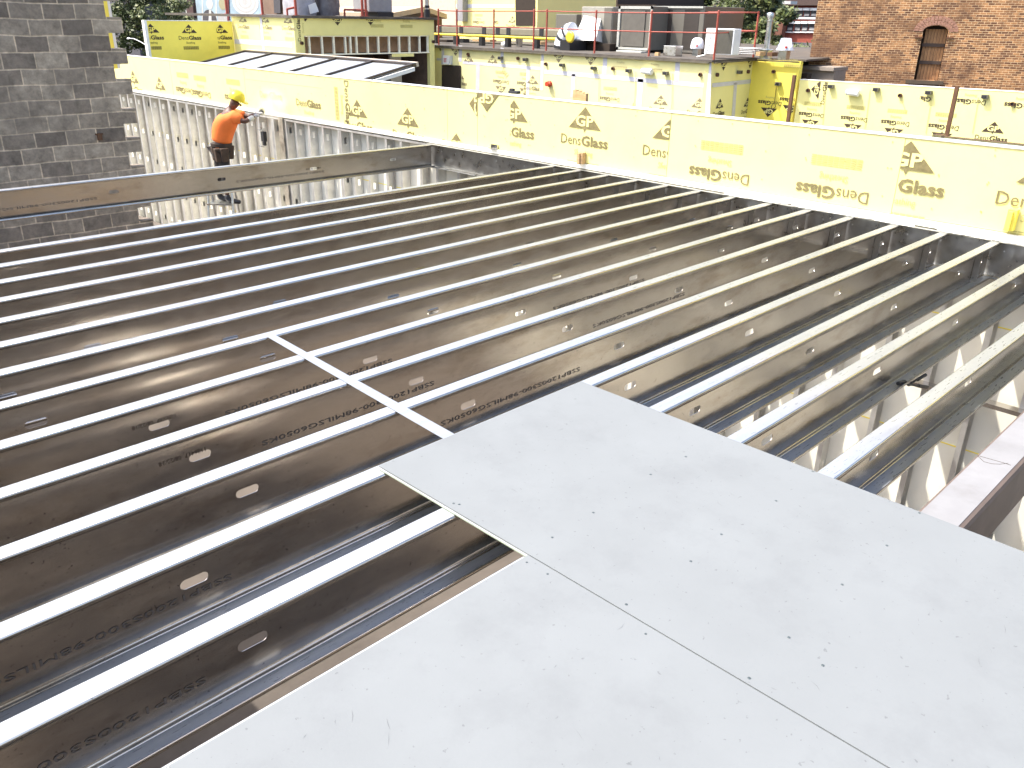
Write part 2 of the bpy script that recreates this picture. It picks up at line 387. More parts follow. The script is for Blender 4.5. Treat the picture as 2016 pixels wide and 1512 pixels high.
# ================================================================== EXTERIOR STUD WALL + PARAPET
PF = FX(.10); ZT = .752; ZB = .07
wall = empty('parapet_wall', (.2, 3.5, 0), 'long low parapet of printed yellow sheathing panels along the joist ends', 'wall')
seams = [15., 10.016, 7.07, 4.62, 1.60, 1.0, .39, -2.04, -4.51, -7.0, -9.2]
panels = []
for i in range(len(seams)-1):
    ya, yb = seams[i]-.002, seams[i+1]+.002
    dz = (.0, .004, -.003, .002, -.02, .006, 0, .003, -.004, 0)[i]
    zb = ZB if ya < 2 else .035
    mb = MB(); hh = .0015*(i % 3)
    if i == 2: mb.box((.10+hh, yb, zb), (.116, ya, .555)); mb.box((.10+hh, yb, .558), (.116, ya, ZT))
    else: mb.box((.10+hh, yb, zb), (.116, ya, ZT+dz))
    panels.append(mb.build('sheathing_panel', YEL, wall))
def pan_at(y):
    for i in range(len(seams)-1):
        if seams[i] >= y >= seams[i+1]: return i
def pmark(px, py, kinds, anchor='T', rot=0, pi=None, **kw):
    u, v = PF.px(px, py); i = pan_at(-u) if pi is None else pi
    clip = (-seams[i]+.004, -seams[i+1]-.004, (ZB if seams[i] < 2 else .036)+.002, ZT-.004)
    mark(PF, (u, v), kinds, anchor, rot, clip, panels[i], .005, **kw)
pmark(263, 153, 'TD'); pmark(315, 166, 'TD')
pmark(363, 178, 'DSB', 'D', 180, pi=1); pmark(397, 185, 'DSB', 'D', 180); pmark(462, 194, 'DSB', 'D', 180)
pmark(533, 188, 'd', 'D'); pmark(607, 204, 'DSB', 'D'); pmark(684, 207, 'DSB', 'D', -90)
pmark(704, 216, 'TD'); pmark(803, 233, 'TDK' if 0 else 'TD'); pmark(905, 252, 'TD', pi=3)
pmark(939, 206, 'T', 'T', 90, pi=4); pmark(899, 284, 'T', 'T', 0, pi=4); pmark(958, 196, 'T', 'T', 180, pi=5)
pmark(1012, 221, 'TDSB', 'T', 0, pi=6); pmark(1152, 236, 'TDSB'); pmark(1323, 257, 'TDSB', 'T', 0, pi=6)
pmark(1414, 345, 'DSBT', 'D', 180); pmark(1636, 379, 'DSBT', 'D', 180)
pmark(1788, 311, 'TDSB', 'T', 0, pi=8); pmark(2057, 402, 'TDSB', 'D', 0, pi=8)
# screws dimpling the sheathing
mb = MB(); random.seed(5)
for i in range(70):
    y = -7+i*.2; y = round(y/.4064)*.4064+random.uniform(-.02, .02)+.05
    for z in (.70, .45, .2): 
        if random.random() < .6: mb.lathe((.0985, y, z+random.uniform(-.03, .03)), [(.006, 0), (.005, .003)], 6, 0, Vector((-1, 0, 0)))
tag(mb.build('screw', INKL, wall), kind='stuff')
mb = MB(); mb.box((.094, -9.2, ZT-.012), (.0975, 15, ZT+.004)); mb.box((.094, -9.2, ZT+.0045), (.15, 15, ZT+.007))
mb.build('top_cap', mat('pale_galvanized_cap', (.80, .80, .78), .5, .3), wall)
mb = MB(); mb.box((.185, -9.2, -.0), (.20, 15, ZT-.002)); mb.build('outer_sheathing', YEL, wall)
mb = MB(); mb.box((.118, -9.2, ZT-.07), (.184, 15, ZT-.03)); mb.build('top_track', GALVT, wall)

sw = empty('stud_wall', (.2, 3.5, -3.05), 'tall exterior stud wall below the parapet, bright sheathing behind its steel studs', 'wall')
mb = MB(); mb.box((.243, -9.2, -3.6), (.258, 15, -.002)); mb.build('sheathing', [YBACK], sw)
mb = MB()
for z in (-.78, -2.0): mb.box((.240, -9.2, z), (.2425, 15, z+.012))
mb.build('panel_joint', YEL2, sw)
mb = MB(); mb.box((.088, 1.99, -.04), (.24, 15, -.037+.03)); mb.box((.0855, -9.2, -3.05), (.0875, 15, -2.97)); mb.build('track', STUD, sw)
def stud(mb, y, z0, z1, slots=True, flip=1):
    x0, x1 = .09, .238
    mb.box((x0, y, z0), (x0+.002, y-flip*.048, z1)); mb.box((x1, y, z0), (x1-.002, y-flip*.048, z1))
    mb.box((x0+.0021, y-flip*.046, z0), (x0+.014, y-flip*.048, z1))
    # web with punched slots
    zc = z0+.35; cur = z0; xm0, xm1 = x0+.0021, x1-.0021
    while zc < z1-.1:
        mb.box((xm0, y, cur), (xm1, y-flip*.002, zc-.05)); mb.box((xm0, y, zc-.05), (xm0+.05, y-flip*.002, zc+.05)); mb.box((xm1-.05, y, zc-.05), (xm1, y-flip*.002, zc+.05))
        cur = zc+.05; zc += .61
    mb.box((xm0, y, cur), (xm1, y-flip*.002, z1))
random.seed(11); ys = []
y = 14.4
while y > -8.6: ys.append(y); y -= .4064
for i, y in enumerate(ys):
    top = -.045 if y > 1.99 else -.315
    mb = MB(); stud(mb, y, -2.99, top, True, 1 if random.random() < .75 else -1)
    if random.random() < .25 and y > 2: stud(mb, y-.09, -2.99, top, True, -1)
    mb.build('stud', STUD, sw)
# burnt column piece and the clamp hanging on it
mb = MB(); mb.box((.06, 5.98, -3.0), (.10, 5.84, .0)); tag(mb.build('steel_post', mat('heat_stained_steel', (.42, .38, .30), .5, .5, .4, 4., dirt=(.10, .07, .05), dscale=2.5, damt=.9)), 'heat stained steel post among the studs right of the worker', 'post')
cl = empty('hanging_clamp', (.03, 5.9, -.4), 'black clamp with pale jaws hanging on the stained post right of the worker', 'clamp')
P0 = AX(521, 268, .02)
mb = MB(); mb.box((-.03, P0.y-.05, P0.z-.09), (.04, P0.y+.05, P0.z+.08)); mb.box((-.02, P0.y-.03, P0.z-.16), (.03, P0.y+.04, P0.z-.09)); mb.build('body', BLACK, cl, .01)
mb = MB(); mb.box((-.05, P0.y-.1, P0.z+.10), (-.02, P0.y+.1, P0.z+.115)); mb.box((-.05, P0.y-.06, P0.z-.18), (-.02, P0.y+.12, P0.z-.165)); mb.tube((-.03, P0.y, P0.z+.1), (-.03, P0.y, P0.z+.22), .012); mb.build('jaw', GALVT, cl)

# ================================================================== WOOD BLOCKS / CLIPS ON THE PARAPET
def block_at(px, py, hgt, wid, m, nm, lab, dep=.05):
    p = AX(px, py, .08)
    mb = MB(); mb.box((.03, p.y-wid/2, p.z), (.094, p.y+wid/2, p.z+hgt)); mb.box((.005, p.y-wid*.15, p.z), (.03, p.y+wid*.3, p.z+hgt*.92)); return tag(mb.build(nm, m, None, .002), lab, 'block')
block_at(1146, 322, .13, .085, WOOD, 'wood_block', 'short raw wood block standing on the ledge below the triangle logo')
block_at(1988, 452, .17, .07, YEL2, 'sheathing_scrap', 'small yellow sheathing scrap propped on the ledge at the right edge')
p = AX(973, 289, .09); mb = MB(); mb.box((.075, p.y-.07, p.z-.02), (.097, p.y+.05, p.z+.03)); mb.box((.03, p.y-.07, p.z-.024), (.097, p.y+.05, p.z-.0205)); tag(mb.build('steel_clip', GALVT), 'small bent steel clip on the parapet base left of the cut logo panel', 'clip')
for q, (px, py) in enumerate(((1012, 187), (1155, 196))):
    p = AX(px, py, .2)
    if q == 0: mb = MB(); mb.box((.15, p.y-.1, ZT+.01), (.22, p.y+.06, ZT+.045)); mb.box((.16, p.y-.02, ZT+.045), (.2, p.y+.05, ZT+.07)); tag(mb.build('hand_tool', BLACK, None, .008), 'small black hand tool lying on top of the yellow parapet', 'tool')
mb = MB()
for j in range(4):
    p = AX(1132+j*6.5, 199, .3); mb.box((.285, p.y-.025, .55), (.33, p.y+.025, ZT+.11-.01*j))
tag(mb.build('lumber_stubs', WOOD), 'bundle of short lumber stub ends poking above the parapet cap', 'lumber')

# ================================================================== DECKING BOARDS, STRAP
def deck(x0, x1, y0, y1, z0, lab):
    r = empty('floor_board', ((x0+x1)/2, (y0+y1)/2, z0), lab, 'board', 'grey cement floor boards')
    mb = MB(); mb.box((x0, y0, z0+.0122), (x1, y1, z0+.019)); mb.box((x0, y0, z0+.0001), (x1, y1, z0+.0055), 1); mb.box((x0-.0008, y0-.0008, z0+.0055), (x1+.0008, y1+.0008, z0+.0122), 2)
    mb.build('board', [BOARD, BEDGE, BEDGE2], r); return r
b1 = deck(-6.013, -4.79, -7.46, -5.02, .004, 'grey cement board reaching farthest over the joists, its corner by the loose steel strap')
b2 = deck(-7.237, -6.018, -8.285, -5.842, .004, 'grey cement board in the foreground left of the long seam')
b3 = deck(-8.46, -7.241, -8.285, -5.842, .004, 'grey cement board at the bottom left corner under the photographer')
b4 = deck(-6.013, -4.79, -9.905, -7.464, .004, 'grey cement board behind the right foreground seam')
for x1, y0, y1, n, nm in ((-7.75, -5.30, -2.86, 1, 'fifth'), (-7.05, -2.85, -.41, 2, 'sixth')):  # boards added out of view to darken the lower floor and left webs
    for j in range(n): deck(x1-1.219*(j+1)-.002*j, x1-1.219*j-.002*j, y0, y1, .004, 'added unseen cement board shading the joists left of the view, %s of the deck' % nm if j == 0 else 'outermost added unseen cement board shading the joists at far left')
# white primer on the core exposed top face edges is board colour; screws
def screws(r, pts, rad=.005):
    for px, py in pts:
        mb = MB(); p = AZ(px, py, .0232); mb.lathe((p.x, p.y, .0232), [(rad, 0), (rad*.8, .0012)], 10)
        mb.build('screw', mat('screw_head', (.10, .12, .12), .5, .5), r)
screws(b1, [(1350, 899), (1281, 934), (1168, 1009), (1087, 1058), (893, 991), (904, 993), (1528, 986), (1420, 1052), (1360, 1105), (1600, 928), (1746, 1074), (1658, 1151), (1553, 1255), (1233, 1190), (1475, 1335), (1810, 1010), (1620, 1310)])
screws(b2, [(1037, 1107), (1078, 1130), (1271, 1248)], .004)
SCUFF = mat('scuff', (.10, .105, .11), .8)
def scuffs(r, n, x0, x1, y0, y1, seed):
    rnd = random.Random(seed); mb = MB()
    for i in range(n):
        x, y = rnd.uniform(x0, x1), rnd.uniform(y0, y1); a = rnd.gauss(.9, .5); L_ = rnd.choice((.006, .01, .015, .02, .045)); wd_ = rnd.uniform(.0003, .0007)
        d = Vector((math.cos(a), math.sin(a), 0)); p = Vector((-d.y, d.x, 0)); k = rnd.uniform(-.15, .15)*L_; c = Vector((x, y, .0236))
        mb.face([c-d*L_/2, c+p*k, c+d*L_/2, c+p*(k+wd_*2)])
    tag(mb.build('scuff_mark', SCUFF, r), kind='stuff')
scuffs(b1, 70, -6.0, -4.8, -7.4, -5.03, 4); scuffs(b2, 60, -7.2, -6.03, -8.2, -5.85, 5)
mb = MB(); za, zb2 = .0045, .006
A, Bp = (-5.568, -3.40), (-5.520, -3.40); C_, D_ = (-5.665, -5.14), (-5.600, -5.14)
mb.hexa([(C_[0], C_[1], za), (D_[0], D_[1], za), (Bp[0], Bp[1], za), (A[0], A[1], za), (C_[0], C_[1], zb2), (D_[0], D_[1], zb2), (Bp[0], Bp[1], zb2), (A[0], A[1], zb2)])
tag(mb.build('steel_strap', WORN_LIT), 'flat steel strap lying diagonally across the joists to the board corner', 'strap')

# big primed beam under the right edge of the decking
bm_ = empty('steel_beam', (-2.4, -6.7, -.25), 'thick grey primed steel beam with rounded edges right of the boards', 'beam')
mb = MB(); mb.box((-5.2, -6.785, -.27), (.07, -6.615, -.008)); mb.build('beam_body', mat('shade_brown_steel', (.13, .095, .075), .6, .1, .15, 5., dirt=(.20, .15, .12), dscale=3, damt=.6), bm_, .022)  # dark brown puts the shade of the beam's side into its colour
mb = MB(); mb.box((-5.19, -6.765, -.0075), (.06, -6.632, -.0062)); mb.build('lit_top_sheet', BEAM, bm_)  # pale sheet added to paint the sunlit top of the beam
pz = [AZ(1700+i, 0, 0) for i in ()]
mb = MB(); pp = [AZ(x, y, -.006) for x, y in ((1925, 898), (1937, 909), (1952, 913), (1968, 914), (1985, 912))]
mb.path([(a.x, a.y, -.006) for a in pp], .0011, 5); pp = [AZ(x, y, -.006) for x, y in ((1925, 897), (1950, 904), (1975, 911), (1990, 916))]; mb.path([(a.x, a.y, -.006) for a in pp], .0011, 5); mb.build('marker_line', INKD, bm_)

# black locking clamp on joist flange
ck = AY(1800, 752, -14*S-.05)
c0 = empty('locking_clamp', (ck.x, ck.y, ck.z), 'black handled locking clamp gripping a joist flange above the lower stud wall', 'clamp')
mb = MB(); a = AY(1768, 755, ck.y); b = AY(1790, 757, ck.y); c = AY(1822, 738, ck.y-.02); d = AY(1825, 762, ck.y-.02)
mb.path([a, (a+b)/2+Vector((0, 0, .015)), b], .012, 8); mb.path([b, (b+c)/2+Vector((0, 0, .005)), c], .007, 8); mb.path([b, (b+d)/2, d], .007, 8); mb.build('jaw', BLACK, c0)
mb = MB(); mb.tube((b+c)/2, c, .011); mb.tube((b+d)/2, d, .011); mb.build('handle', BLACK, c0)
# cross strut on the stud wall below, seen between joists
a = AX(1920, 803, -.2); b = AX(2005, 838, -.2)
mb = MB(); mb.box((-.02, -7.5, a.z-.04), (.085, -5.0, a.z)); tag(mb.build('steel_brace', GALV), 'horizontal dark steel brace across the lower studs beside the primed beam', 'brace')

# ================================================================== LOWER STOREY WALLS
CMUMAT = brickmat('grey_block', (.18, .145, .112), (.40, .33, .245), (.60, .48, .34), .4064, .2032, .011, 0., (2.52+.4064*40, -1.55+.2032*30), mott=.45, patch=((.17, .14, .11), .9, .6), bump=.5)
cw = empty('block_wall', (-5.5, 5.6, -3.05), 'tall grey concrete block wall with a toothed unfinished end at left', 'wall')
mb = MB(); n0 = -6
for n in range(-14, 23):
    z1 = 1.5500-.2032*n; z0 = z1-.2032; xe = -2.52 if n % 2 == 0 else -2.73
    mb.box((-9.6, 5.5, z0), (xe, 5.7, z1))
    if n % 2: mb.box((xe, 5.66, z0+.03), (xe+.02, 5.69, z1-.03))
mb.build('blocks', CMUMAT, cw)
p = AY(195, 268, 5.5)
mb = MB(); mb.box((p.x-.03, 5.46, p.z-.05), (p.x+.03, 5.499, p.z+.04)); mb.box((p.x-.05, 5.47, p.z+.02), (p.x+.05, 5.499, p.z+.04)); mb.build('rusty_bracket', RUST, cw)
mb = MB(); mb.box((-9.62, -10, -3.3), (-9.42, 5.49, -.33)); tag(mb.build('side_wall', CMUMAT), 'grey block wall closing the lower storey on the left', 'wall')
mb = MB(); mb.box((-9.4, -10.2, -3.3), (.2, -10.02, -.35)); tag(mb.build('rear_wall', CMUMAT), 'block wall closing the lower storey behind the photographer', 'wall')

# ================================================================== BUILDINGS BEHIND
def box_px(mb, X, l, r, yt, yb, dep, mi=0, h=0.):
    """box whose front face stands on the plane x = X between pixel columns l..r and rows yt..yb"""
    f = FX(X-h); ym = (yt+yb)/2
    u0 = f.px(l, ym)[0]; u1 = f.px(r, ym)[0]; v1 = f.px((l+r)/2, yt)[1]; v0 = f.px((l+r)/2, yb)[1]
    f.box(mb, u0, u1, v0, v1, -dep, 0, mi); return (u0, u1, v0, v1)
def rect_px(mb, f, pts, h0=.002, h1=.006, mi=0):
    """thin plate through pixel corners (tl, tr, br, bl) on a wall frame"""
    q = [f.px(*p) for p in pts]; P = f.p
    mb.hexa([P(*q[3], h1), P(*q[2], h1), P(*q[2], h0), P(*q[3], h0), P(*q[0], h1), P(*q[1], h1), P(*q[1], h0), P(*q[0], h0)], mi)

# ---- middle building: sunlit face x = 12.36, shaded return, angled third face
MX = 12.36; mf = FX(MX)
mbld = empty('sheathed_building', (14, 10, -4), 'low yellow sheathed building with taped joints carrying the rooftop units', 'building')
c1 = AX(1402, 122, MX); yL = AX(845, 84, MX).y; RZ = .66
d2 = Vector((1, .14, 0)).normalized()
n2 = Vector((d2.y, -d2.x, 0))          # faces the camera side
c2 = onplane(1483.5, 113, n2, n2.dot(c1)); c2 = Vector((c2.x, c2.y, 0))
n3 = Vector((-.25, -1, 0)).normalized()
c3 = onplane(1574, 140, n3, n3.dot(c2))
if c3.x > 15.4 or c3.x < c2.x: c3 = AX(1574, 140, 15.1)
c3 = Vector((c3.x, c3.y, 0))
zt = c1.z
def wall_seg(mb, p, q, z0, z1, th=.15, mi=0, lift=0.):
    p = Vector((p.x, p.y, 0)); q = Vector((q.x, q.y, 0)); d = (q-p).normalized(); n = Vector((d.y, -d.x, 0))
    a, b = p+n*lift, q+n*lift
    def Z(v, z): return (v.x, v.y, z)
    mb.hexa([Z(a, z0), Z(b, z0), Z(b-n*th, z0), Z(a-n*th, z0), Z(a, z1), Z(b, z1), Z(b-n*th, z1), Z(a-n*th, z1)], mi)
cL = Vector((MX, yL, 0)); c1b = Vector((c1.x, c1.y, 0))
mb = MB(); ystep = AX(1065, 140, MX).y
wall_seg(mb, cL, Vector((MX, ystep, 0)), -9, zt+.03); fr_ = mb.build('sheathing_panel', YELP, mbld)
mb = MB(); wall_seg(mb, Vector((MX-.04, ystep-.002, 0)), Vector((MX-.04, c1.y, 0)), -9, zt+.0); face1 = mb.build('sheathing_panel', YELP, mbld)
mb = MB(); wall_seg(mb, Vector((MX-.04, c1.y, 0)), c2, -9, zt); face2 = mb.build('sheathing_panel', YEL, mbld)
mb = MB(); wall_seg(mb, c2, c3, -9, zt); face3 = mb.build('sheathing_panel', YEL2, mbld)
mf2 = Fr(c1b, d2, (c2-c1b).cross(Vector((0, 0, 1)))); mf3 = Fr(c2, c3-c2, (c3-c2).cross(Vector((0, 0, 1)))); mfr = FX(MX-.04)
# roof slab with drip edge
mb = MB()
poly = [Vector((MX-.12, yL, 0)), Vector((MX-.12, c1.y-.08, 0)), c2+Vector((0, -.1, 0)), c3+Vector((.1, -.1, 0)), Vector((34, c3.y+3, 0)), Vector((34, 40, 0)), Vector((MX-.12, 40, 0))]
def prism(mb, poly, z0, z1, mi=0):
    a = [(p.x, p.y, z0) for p in poly]; b = [(p.x, p.y, z1) for p in poly]; n = len(poly)
    v = a+b; f = [tuple(range(n)), tuple(range(2*n-1, n-1, -1))]+[(i, n+i, n+(i+1) % n, (i+1) % n) for i in range(n)]
    mb.mesh(v, f, mi)
prism(mb, poly, zt+.002, zt+.05); rf = mb.build('roof', MEMB, mbld)
mb = MB(); 
for p, q in ((cL, Vector((MX-.04, c1.y, 0))), (Vector((MX-.04, c1.y, 0)), c2), (c2, c3)): wall_seg(mb, p, q, zt-.035, zt+.0, .05, 0, .12)
mb.build('edge_flashing', mat('weathered_edge', (.13, .115, .085), .7, .2, .3, 8.), mbld)
# door opening, sign
mb = MB(); rect_px(mb, mf, [(871, 128), (908, 129), (908, 182), (871, 182)], .01, .03); mb.build('door_opening', DARK, mbld)
mb = MB(); rect_px(mb, mf, [(879, 109), (892, 110), (891, 127), (879, 126)], .01, .16); sg = mb.build('exit_sign', WHITE, mbld)
v_, f_, wd = textgeo('EXIT', True); bm = bmesh.new(); u0, v0 = mf.px(881, 122); vs = [bm.verts.new(mf.p(u0+a*.14/wd, v0+b*.18, .165)) for a, b in v_]
for q in f_:
    try: bm.faces.new([vs[i] for i in q])
    except ValueError: pass
me = bpy.data.meshes.new('lettering'); bm.to_mesh(me); bm.free(); me.materials.append(mat('sign_red', (.6, .05, .04), .5)); ob = bpy.data.objects.new('lettering', me); COL.objects.link(ob); ob.parent = sg
# seam tape
def tape(f, pts): 
    mb = MB(); rect_px(mb, f, pts, .003, .006); mb.build('seam_tape', TAPE, mbld)
tape(mf, [(911, 120), (1064, 132), (1064, 138), (911, 126)]); tape(mf, [(904, 90), (910, 90), (909, 122), (903, 121)]); tape(mf, [(870, 92), (875, 92), (874, 127), (869, 127)])
tape(mf, [(986, 94), (992, 95), (991, 124), (986, 124)]); tape(mf, [(938, 128), (945, 129), (944, 180), (937, 180)]); tape(mf, [(1037, 136), (1043, 136), (1042, 190), (1036, 190)]); tape(mf, [(860, 114), (869, 115), (869, 119), (860, 119)])
tape(mfr, [(1066, 103), (1071, 103), (1069, 178), (1064, 178)]); tape(mfr, [(1072, 137), (1392, 164), (1391, 173), (1071, 145)]); tape(mfr, [(1188, 112), (1196, 112), (1194, 148), (1186, 147)])
tape(mfr, [(1330, 122), (1339, 122), (1337, 160), (1328, 160)]); tape(mfr, [(1256, 155), (1267, 156), (1263, 212), (1252, 211)]); tape(mfr, [(1126, 146), (1133, 146), (1131, 192), (1124, 191)]); tape(mfr, [(1393, 123), (1401, 123), (1398, 226), (1389, 226)])
tape(mf2, [(1402, 164), (1478, 156), (1478, 164), (1402, 172)]); tape(mf2, [(1445, 163), (1451, 162), (1446, 232), (1440, 232)])
def bmark(f, par, px, py, kinds, anchor='T', rot=0, clip=None, mats=(INKD, INKL, INKF, YEL), **kw): mark(f, f.px(px, py), kinds, anchor, rot, clip, par, .0065, mats=mats, **kw)
MI = (mat('mid_ink', (.23, .19, .11), .85), mat('mid_faint_ink', (.56, .48, .24), .85), INKF, YELP)
def clipv(f, x0, x1): return (f.px(x0, 150)[0] if x0 else -BIG, f.px(x1, 150)[0] if x1 else BIG, -BIG, zt-.04)
bmark(mf, fr_, 897, 101, 'T', rot=180, mats=MI); bmark(mf, fr_, 867, 92, 'TD', rot=180, mats=MI, clip=(-BIG, mf.px(869, 100)[0], -BIG, zt-.04))
bmark(mf, fr_, 923, 115, 'T', mats=MI); bmark(mf, fr_, 970, 117, 'T', mats=MI)
bmark(mf, fr_, 986, 161, 'TDSB', 'D', 180, mats=MI); bmark(mf, fr_, 1034, 165, 'TDSB', 'D', 180, clipv(mf, None, 1036), mats=MI)
bmark(mf, fr_, 1049, 158, 'TDS', mats=MI, clip=clipv(mf, None, 1064)); bmark(mf, fr_, 905, 149, 'TD', mats=MI, clip=clipv(mf, 909, None))
bmark(mfr, face1, 1100, 113, 'TDS', 'T', 180, clipv(mfr, None, None), mats=MI); bmark(mfr, face1, 1163, 118, 'TDS', 'T', 180, clipv(mfr, None, None), mats=MI)
bmark(mfr, face1, 1200, 195, 'DSB', 'D', 180, mats=MI); bmark(mfr, face1, 1140, 178, 'SB', 'S', 0, mats=MI)
bmark(mfr, face1, 1301, 198, 'TDS', mats=MI); bmark(mfr, face1, 1377, 204, 'TDS', mats=MI, clip=clipv(mfr, None, 1393))
bmark(mfr, face1, 1222, 123, 'SB', 'S', mats=MI); bmark(mfr, face1, 1290, 127, 'SB', 'S', mats=MI)
bmark(mf2, face2, 1425, 128, 'T', 'T', 180, (-BIG, BIG, -BIG, zt-.04)); bmark(mf2, face2, 1477, 124, 'T', 'T', 180, (-BIG, (c2-c1b).length-.01, -BIG, zt-.04))
bmark(mf2, face2, 1417, 205, 'TDS'); bmark(mf2, face2, 1471, 202, 'TDS')
bmark(mf3, face3, 1513, 220, 'TDS', 'T', 180); bmark(mf3, face3, 1556, 215, 'TD', 'T', 180, (-BIG, (c3-c2).length-.01, -BIG, zt-.04)); bmark(mf3, face3, 1560, 130, 'SB', 'B')
# wall fittings
def fitting(kind, f, px, py, lab, cat='fitting'):
    u, v = f.px(px, py); c = f.p(u, v, .006); mb = MB()
    if kind == 'box':
        f.box(mb, u-.07, u+.07, v-.045, v+.045, .007, .12); f.box(mb, u-.05, u+.05, v-.03, v+.03, .1205, .13, 1); nm = 'junction_box'; ms = [GREYU, BLACK]
    elif kind == 'pipe':
        mb.lathe(c, [(.05, 0), (.05, .06), (.035, .06), (.035, .02)], 14, 0, f.n); mb.lathe(c+f.n*.02, [(.034, 0), (.034, .002)], 14, 1, f.n); nm = 'pipe_stub'; ms = [RUST, BLACK]
    elif kind == 'roll':
        a = f.p(u-.16, v, .10); b = f.p(u+.16, v-.01, .10); mb.tube(a, b, .075, 16, 0, .085); mb.tube(a-(b-a)*.04, a, .05, 16, 0, .075); mb.tube(b, b+(b-a)*.05, .085, 16, 0, .05); f.box(mb, u-.1, u+.1, v-.04, v+.04, .006, .06); nm = 'wrapped_lamp'; ms = [WHITE]
    elif kind == 'red':
        mb.lathe(c, [(.09, 0), (.09, .05), (.05, .06), (.05, .12), (.07, .12), (.07, .16)], 14, 0, f.n); mb.tube(c+f.n*.1+Vector((0, .09, 0)), c+f.n*.1-Vector((0, .09, 0)), .035, 10, 0); nm = 'sprinkler_valve'; ms = [mat('valve_red', (.5, .06, .03), .4)]
    o = mb.build(nm, ms); tag(o, lab, cat, {'box': 'junction boxes on the yellow walls', 'pipe': 'pipe stubs through the yellow walls'}.get(kind)); return o
for i, (px, py, pl) in enumerate(((988, 114, 'left of the pipe stub near the step'), (1037, 117, 'right of the pipe stub near the step'), (1109, 128, 'below the first upside down triangle'), (1171, 134, 'below the second upside down triangle'), (1240, 139, 'just left of the white wrapped lamp'), (1313, 144, 'just right of the white wrapped lamp'))):
    fitting('box', mf if px < 1065 else mfr, px, py, 'grey junction box on the sunlit building face, '+pl)
for px, py, pl in ((923, 107, 'on the left triangle logo'), (1021, 115, 'between two junction boxes'), (1076, 126, 'just right of the corner step'), (1208, 135, 'by the second upside down triangle'), (1380, 147, 'near the outer corner')):
    fitting('pipe', mf if px < 1065 else mfr, px, py, 'rusty pipe stub in the sunlit building face '+pl)
fitting('pipe', mf2, 1410, 147, 'rusty pipe stub in the shaded building face by the corner'); fitting('pipe', mf2, 1471, 141, 'rusty pipe stub in the shaded building face below the inverted logo')
fitting('box', mf2, 1452, 142, 'grey junction box on the shaded building face'); fitting('pipe', mf3, 1524, 141, 'rusty pipe stub in the strong yellow end face'); fitting('box', mf3, 1534, 165, 'grey junction box on the strong yellow end face')
fitting('roll', mfr, 1278, 140, 'white wrapped wall lamp on the sunlit building face', 'lamp'); fitting('red', mfr, 1083, 165, 'red sprinkler valve low on the sunlit building face', 'valve')
def cable(f, pts, lab, r=.006, m=INKL, h=.03):
    mb = MB(); mb.path([f.p(*f.px(*p), h) for p in pts], r, 5); return tag(mb.build('cable', m), lab, 'cable')
cable(mfr, [(1325, 145), (1324, 205), (1322, 215)], 'thin cable hanging under the right junction box'); cable(mfr, [(1253, 141), (1251, 200), (1247, 205), (1251, 210), (1244, 213), (1250, 203)], 'cable with a coiled end hanging by the wrapped lamp')
cable(mf, [(993, 134), (990, 140), (996, 146), (1001, 143), (994, 150)], 'curled cable on the building face below the tape'); cable(mfr, [(1181, 138), (1180, 200)], 'straight cable below the second inverted logo')
cable(mf3, [(1530, 168), (1526, 200), (1519, 210), (1521, 216), (1528, 210), (1526, 200)], 'looped dark cable on the strong yellow end face', .008, INKD)

# ---- red guard rail
rail = empty('guard_rail', (MX+.15, 9, zt), 'red painted guard rail along the edge of the equipment roof', 'railing')
GX = MX+.1; pr = []
for px, pt, pb in ((864, 19, 84), (900, 20, 86), (972, 20, 90), (1050, 20, 95), (1075, 20, 100), (1170, 22, 106), (1277, 23, 112), (1405, 23, 119)):
    a = AX(px, pb, GX); b = AX(px+(pt-pb)*-.06, pt, GX); pr.append((a, Vector((a.x, a.y, b.z))))
    mb = MB(); mb.tube((a.x, a.y, zt+.05), (a.x, a.y, b.z), .028, 10); mb.lathe((a.x, a.y, b.z), [(.03, 0), (.03, .02), (.01, .035)], 10); mb.build('post', RED, rail)
def railrun(a, b, r=.016):
    mb = MB(); mb.tube(a, b, r, 8); mb.build('rail', RED, rail)
for i in range(len(pr)-1):
    a, b = pr[i][1], pr[i+1][1]
    for dz in (.03, .5): railrun(a-Vector((0, 0, dz)), b-Vector((0, 0, dz)))
cc = pr[-1][1]
def rpost(px, pt, pb, f, par=rail):
    u, v0 = f.px(px, pb); v1 = f.px(px, pt)[1]; a = f.p(u, zt+.05); mb = MB(); mb.tube(a, f.p(u, v1), .028, 10); mb.build('post', RED, par); return f.p(u, v1)
f2b = Fr(Vector((GX, cc.y, 0)), d2, (c2-c1b).cross(Vector((0, 0, 1))))
e1 = rpost(1483, 22, 112, f2b); 
for dz in (.03, .5): railrun(cc-Vector((0, 0, dz)), e1-Vector((0, 0, dz)))
e2 = e1+Vector((.6, 4.5, 0)); mb = MB(); mb.tube(e2, (e2.x, e2.y, zt+.05), .028); mb.build('post', RED, rail)
for dz in (.03, .5): railrun(e1-Vector((0, 0, dz)), e2-Vector((0, 0, dz)))

# ---- rooftop equipment (each its own thing)
def unit_px(name, lab, cat, X, l, r, yt, yb, dep, m, bev=.02, group=None):
    mb = MB(); e = box_px(mb, X, l, r, yt, yb, dep); f = FX(X); c = f.p((e[0]+e[1])/2, e[2]); root = empty(name, (X+dep/2, c.y, c.z), lab, cat, group)
    mb.build('cabinet', m, root, bev); return root, e, f
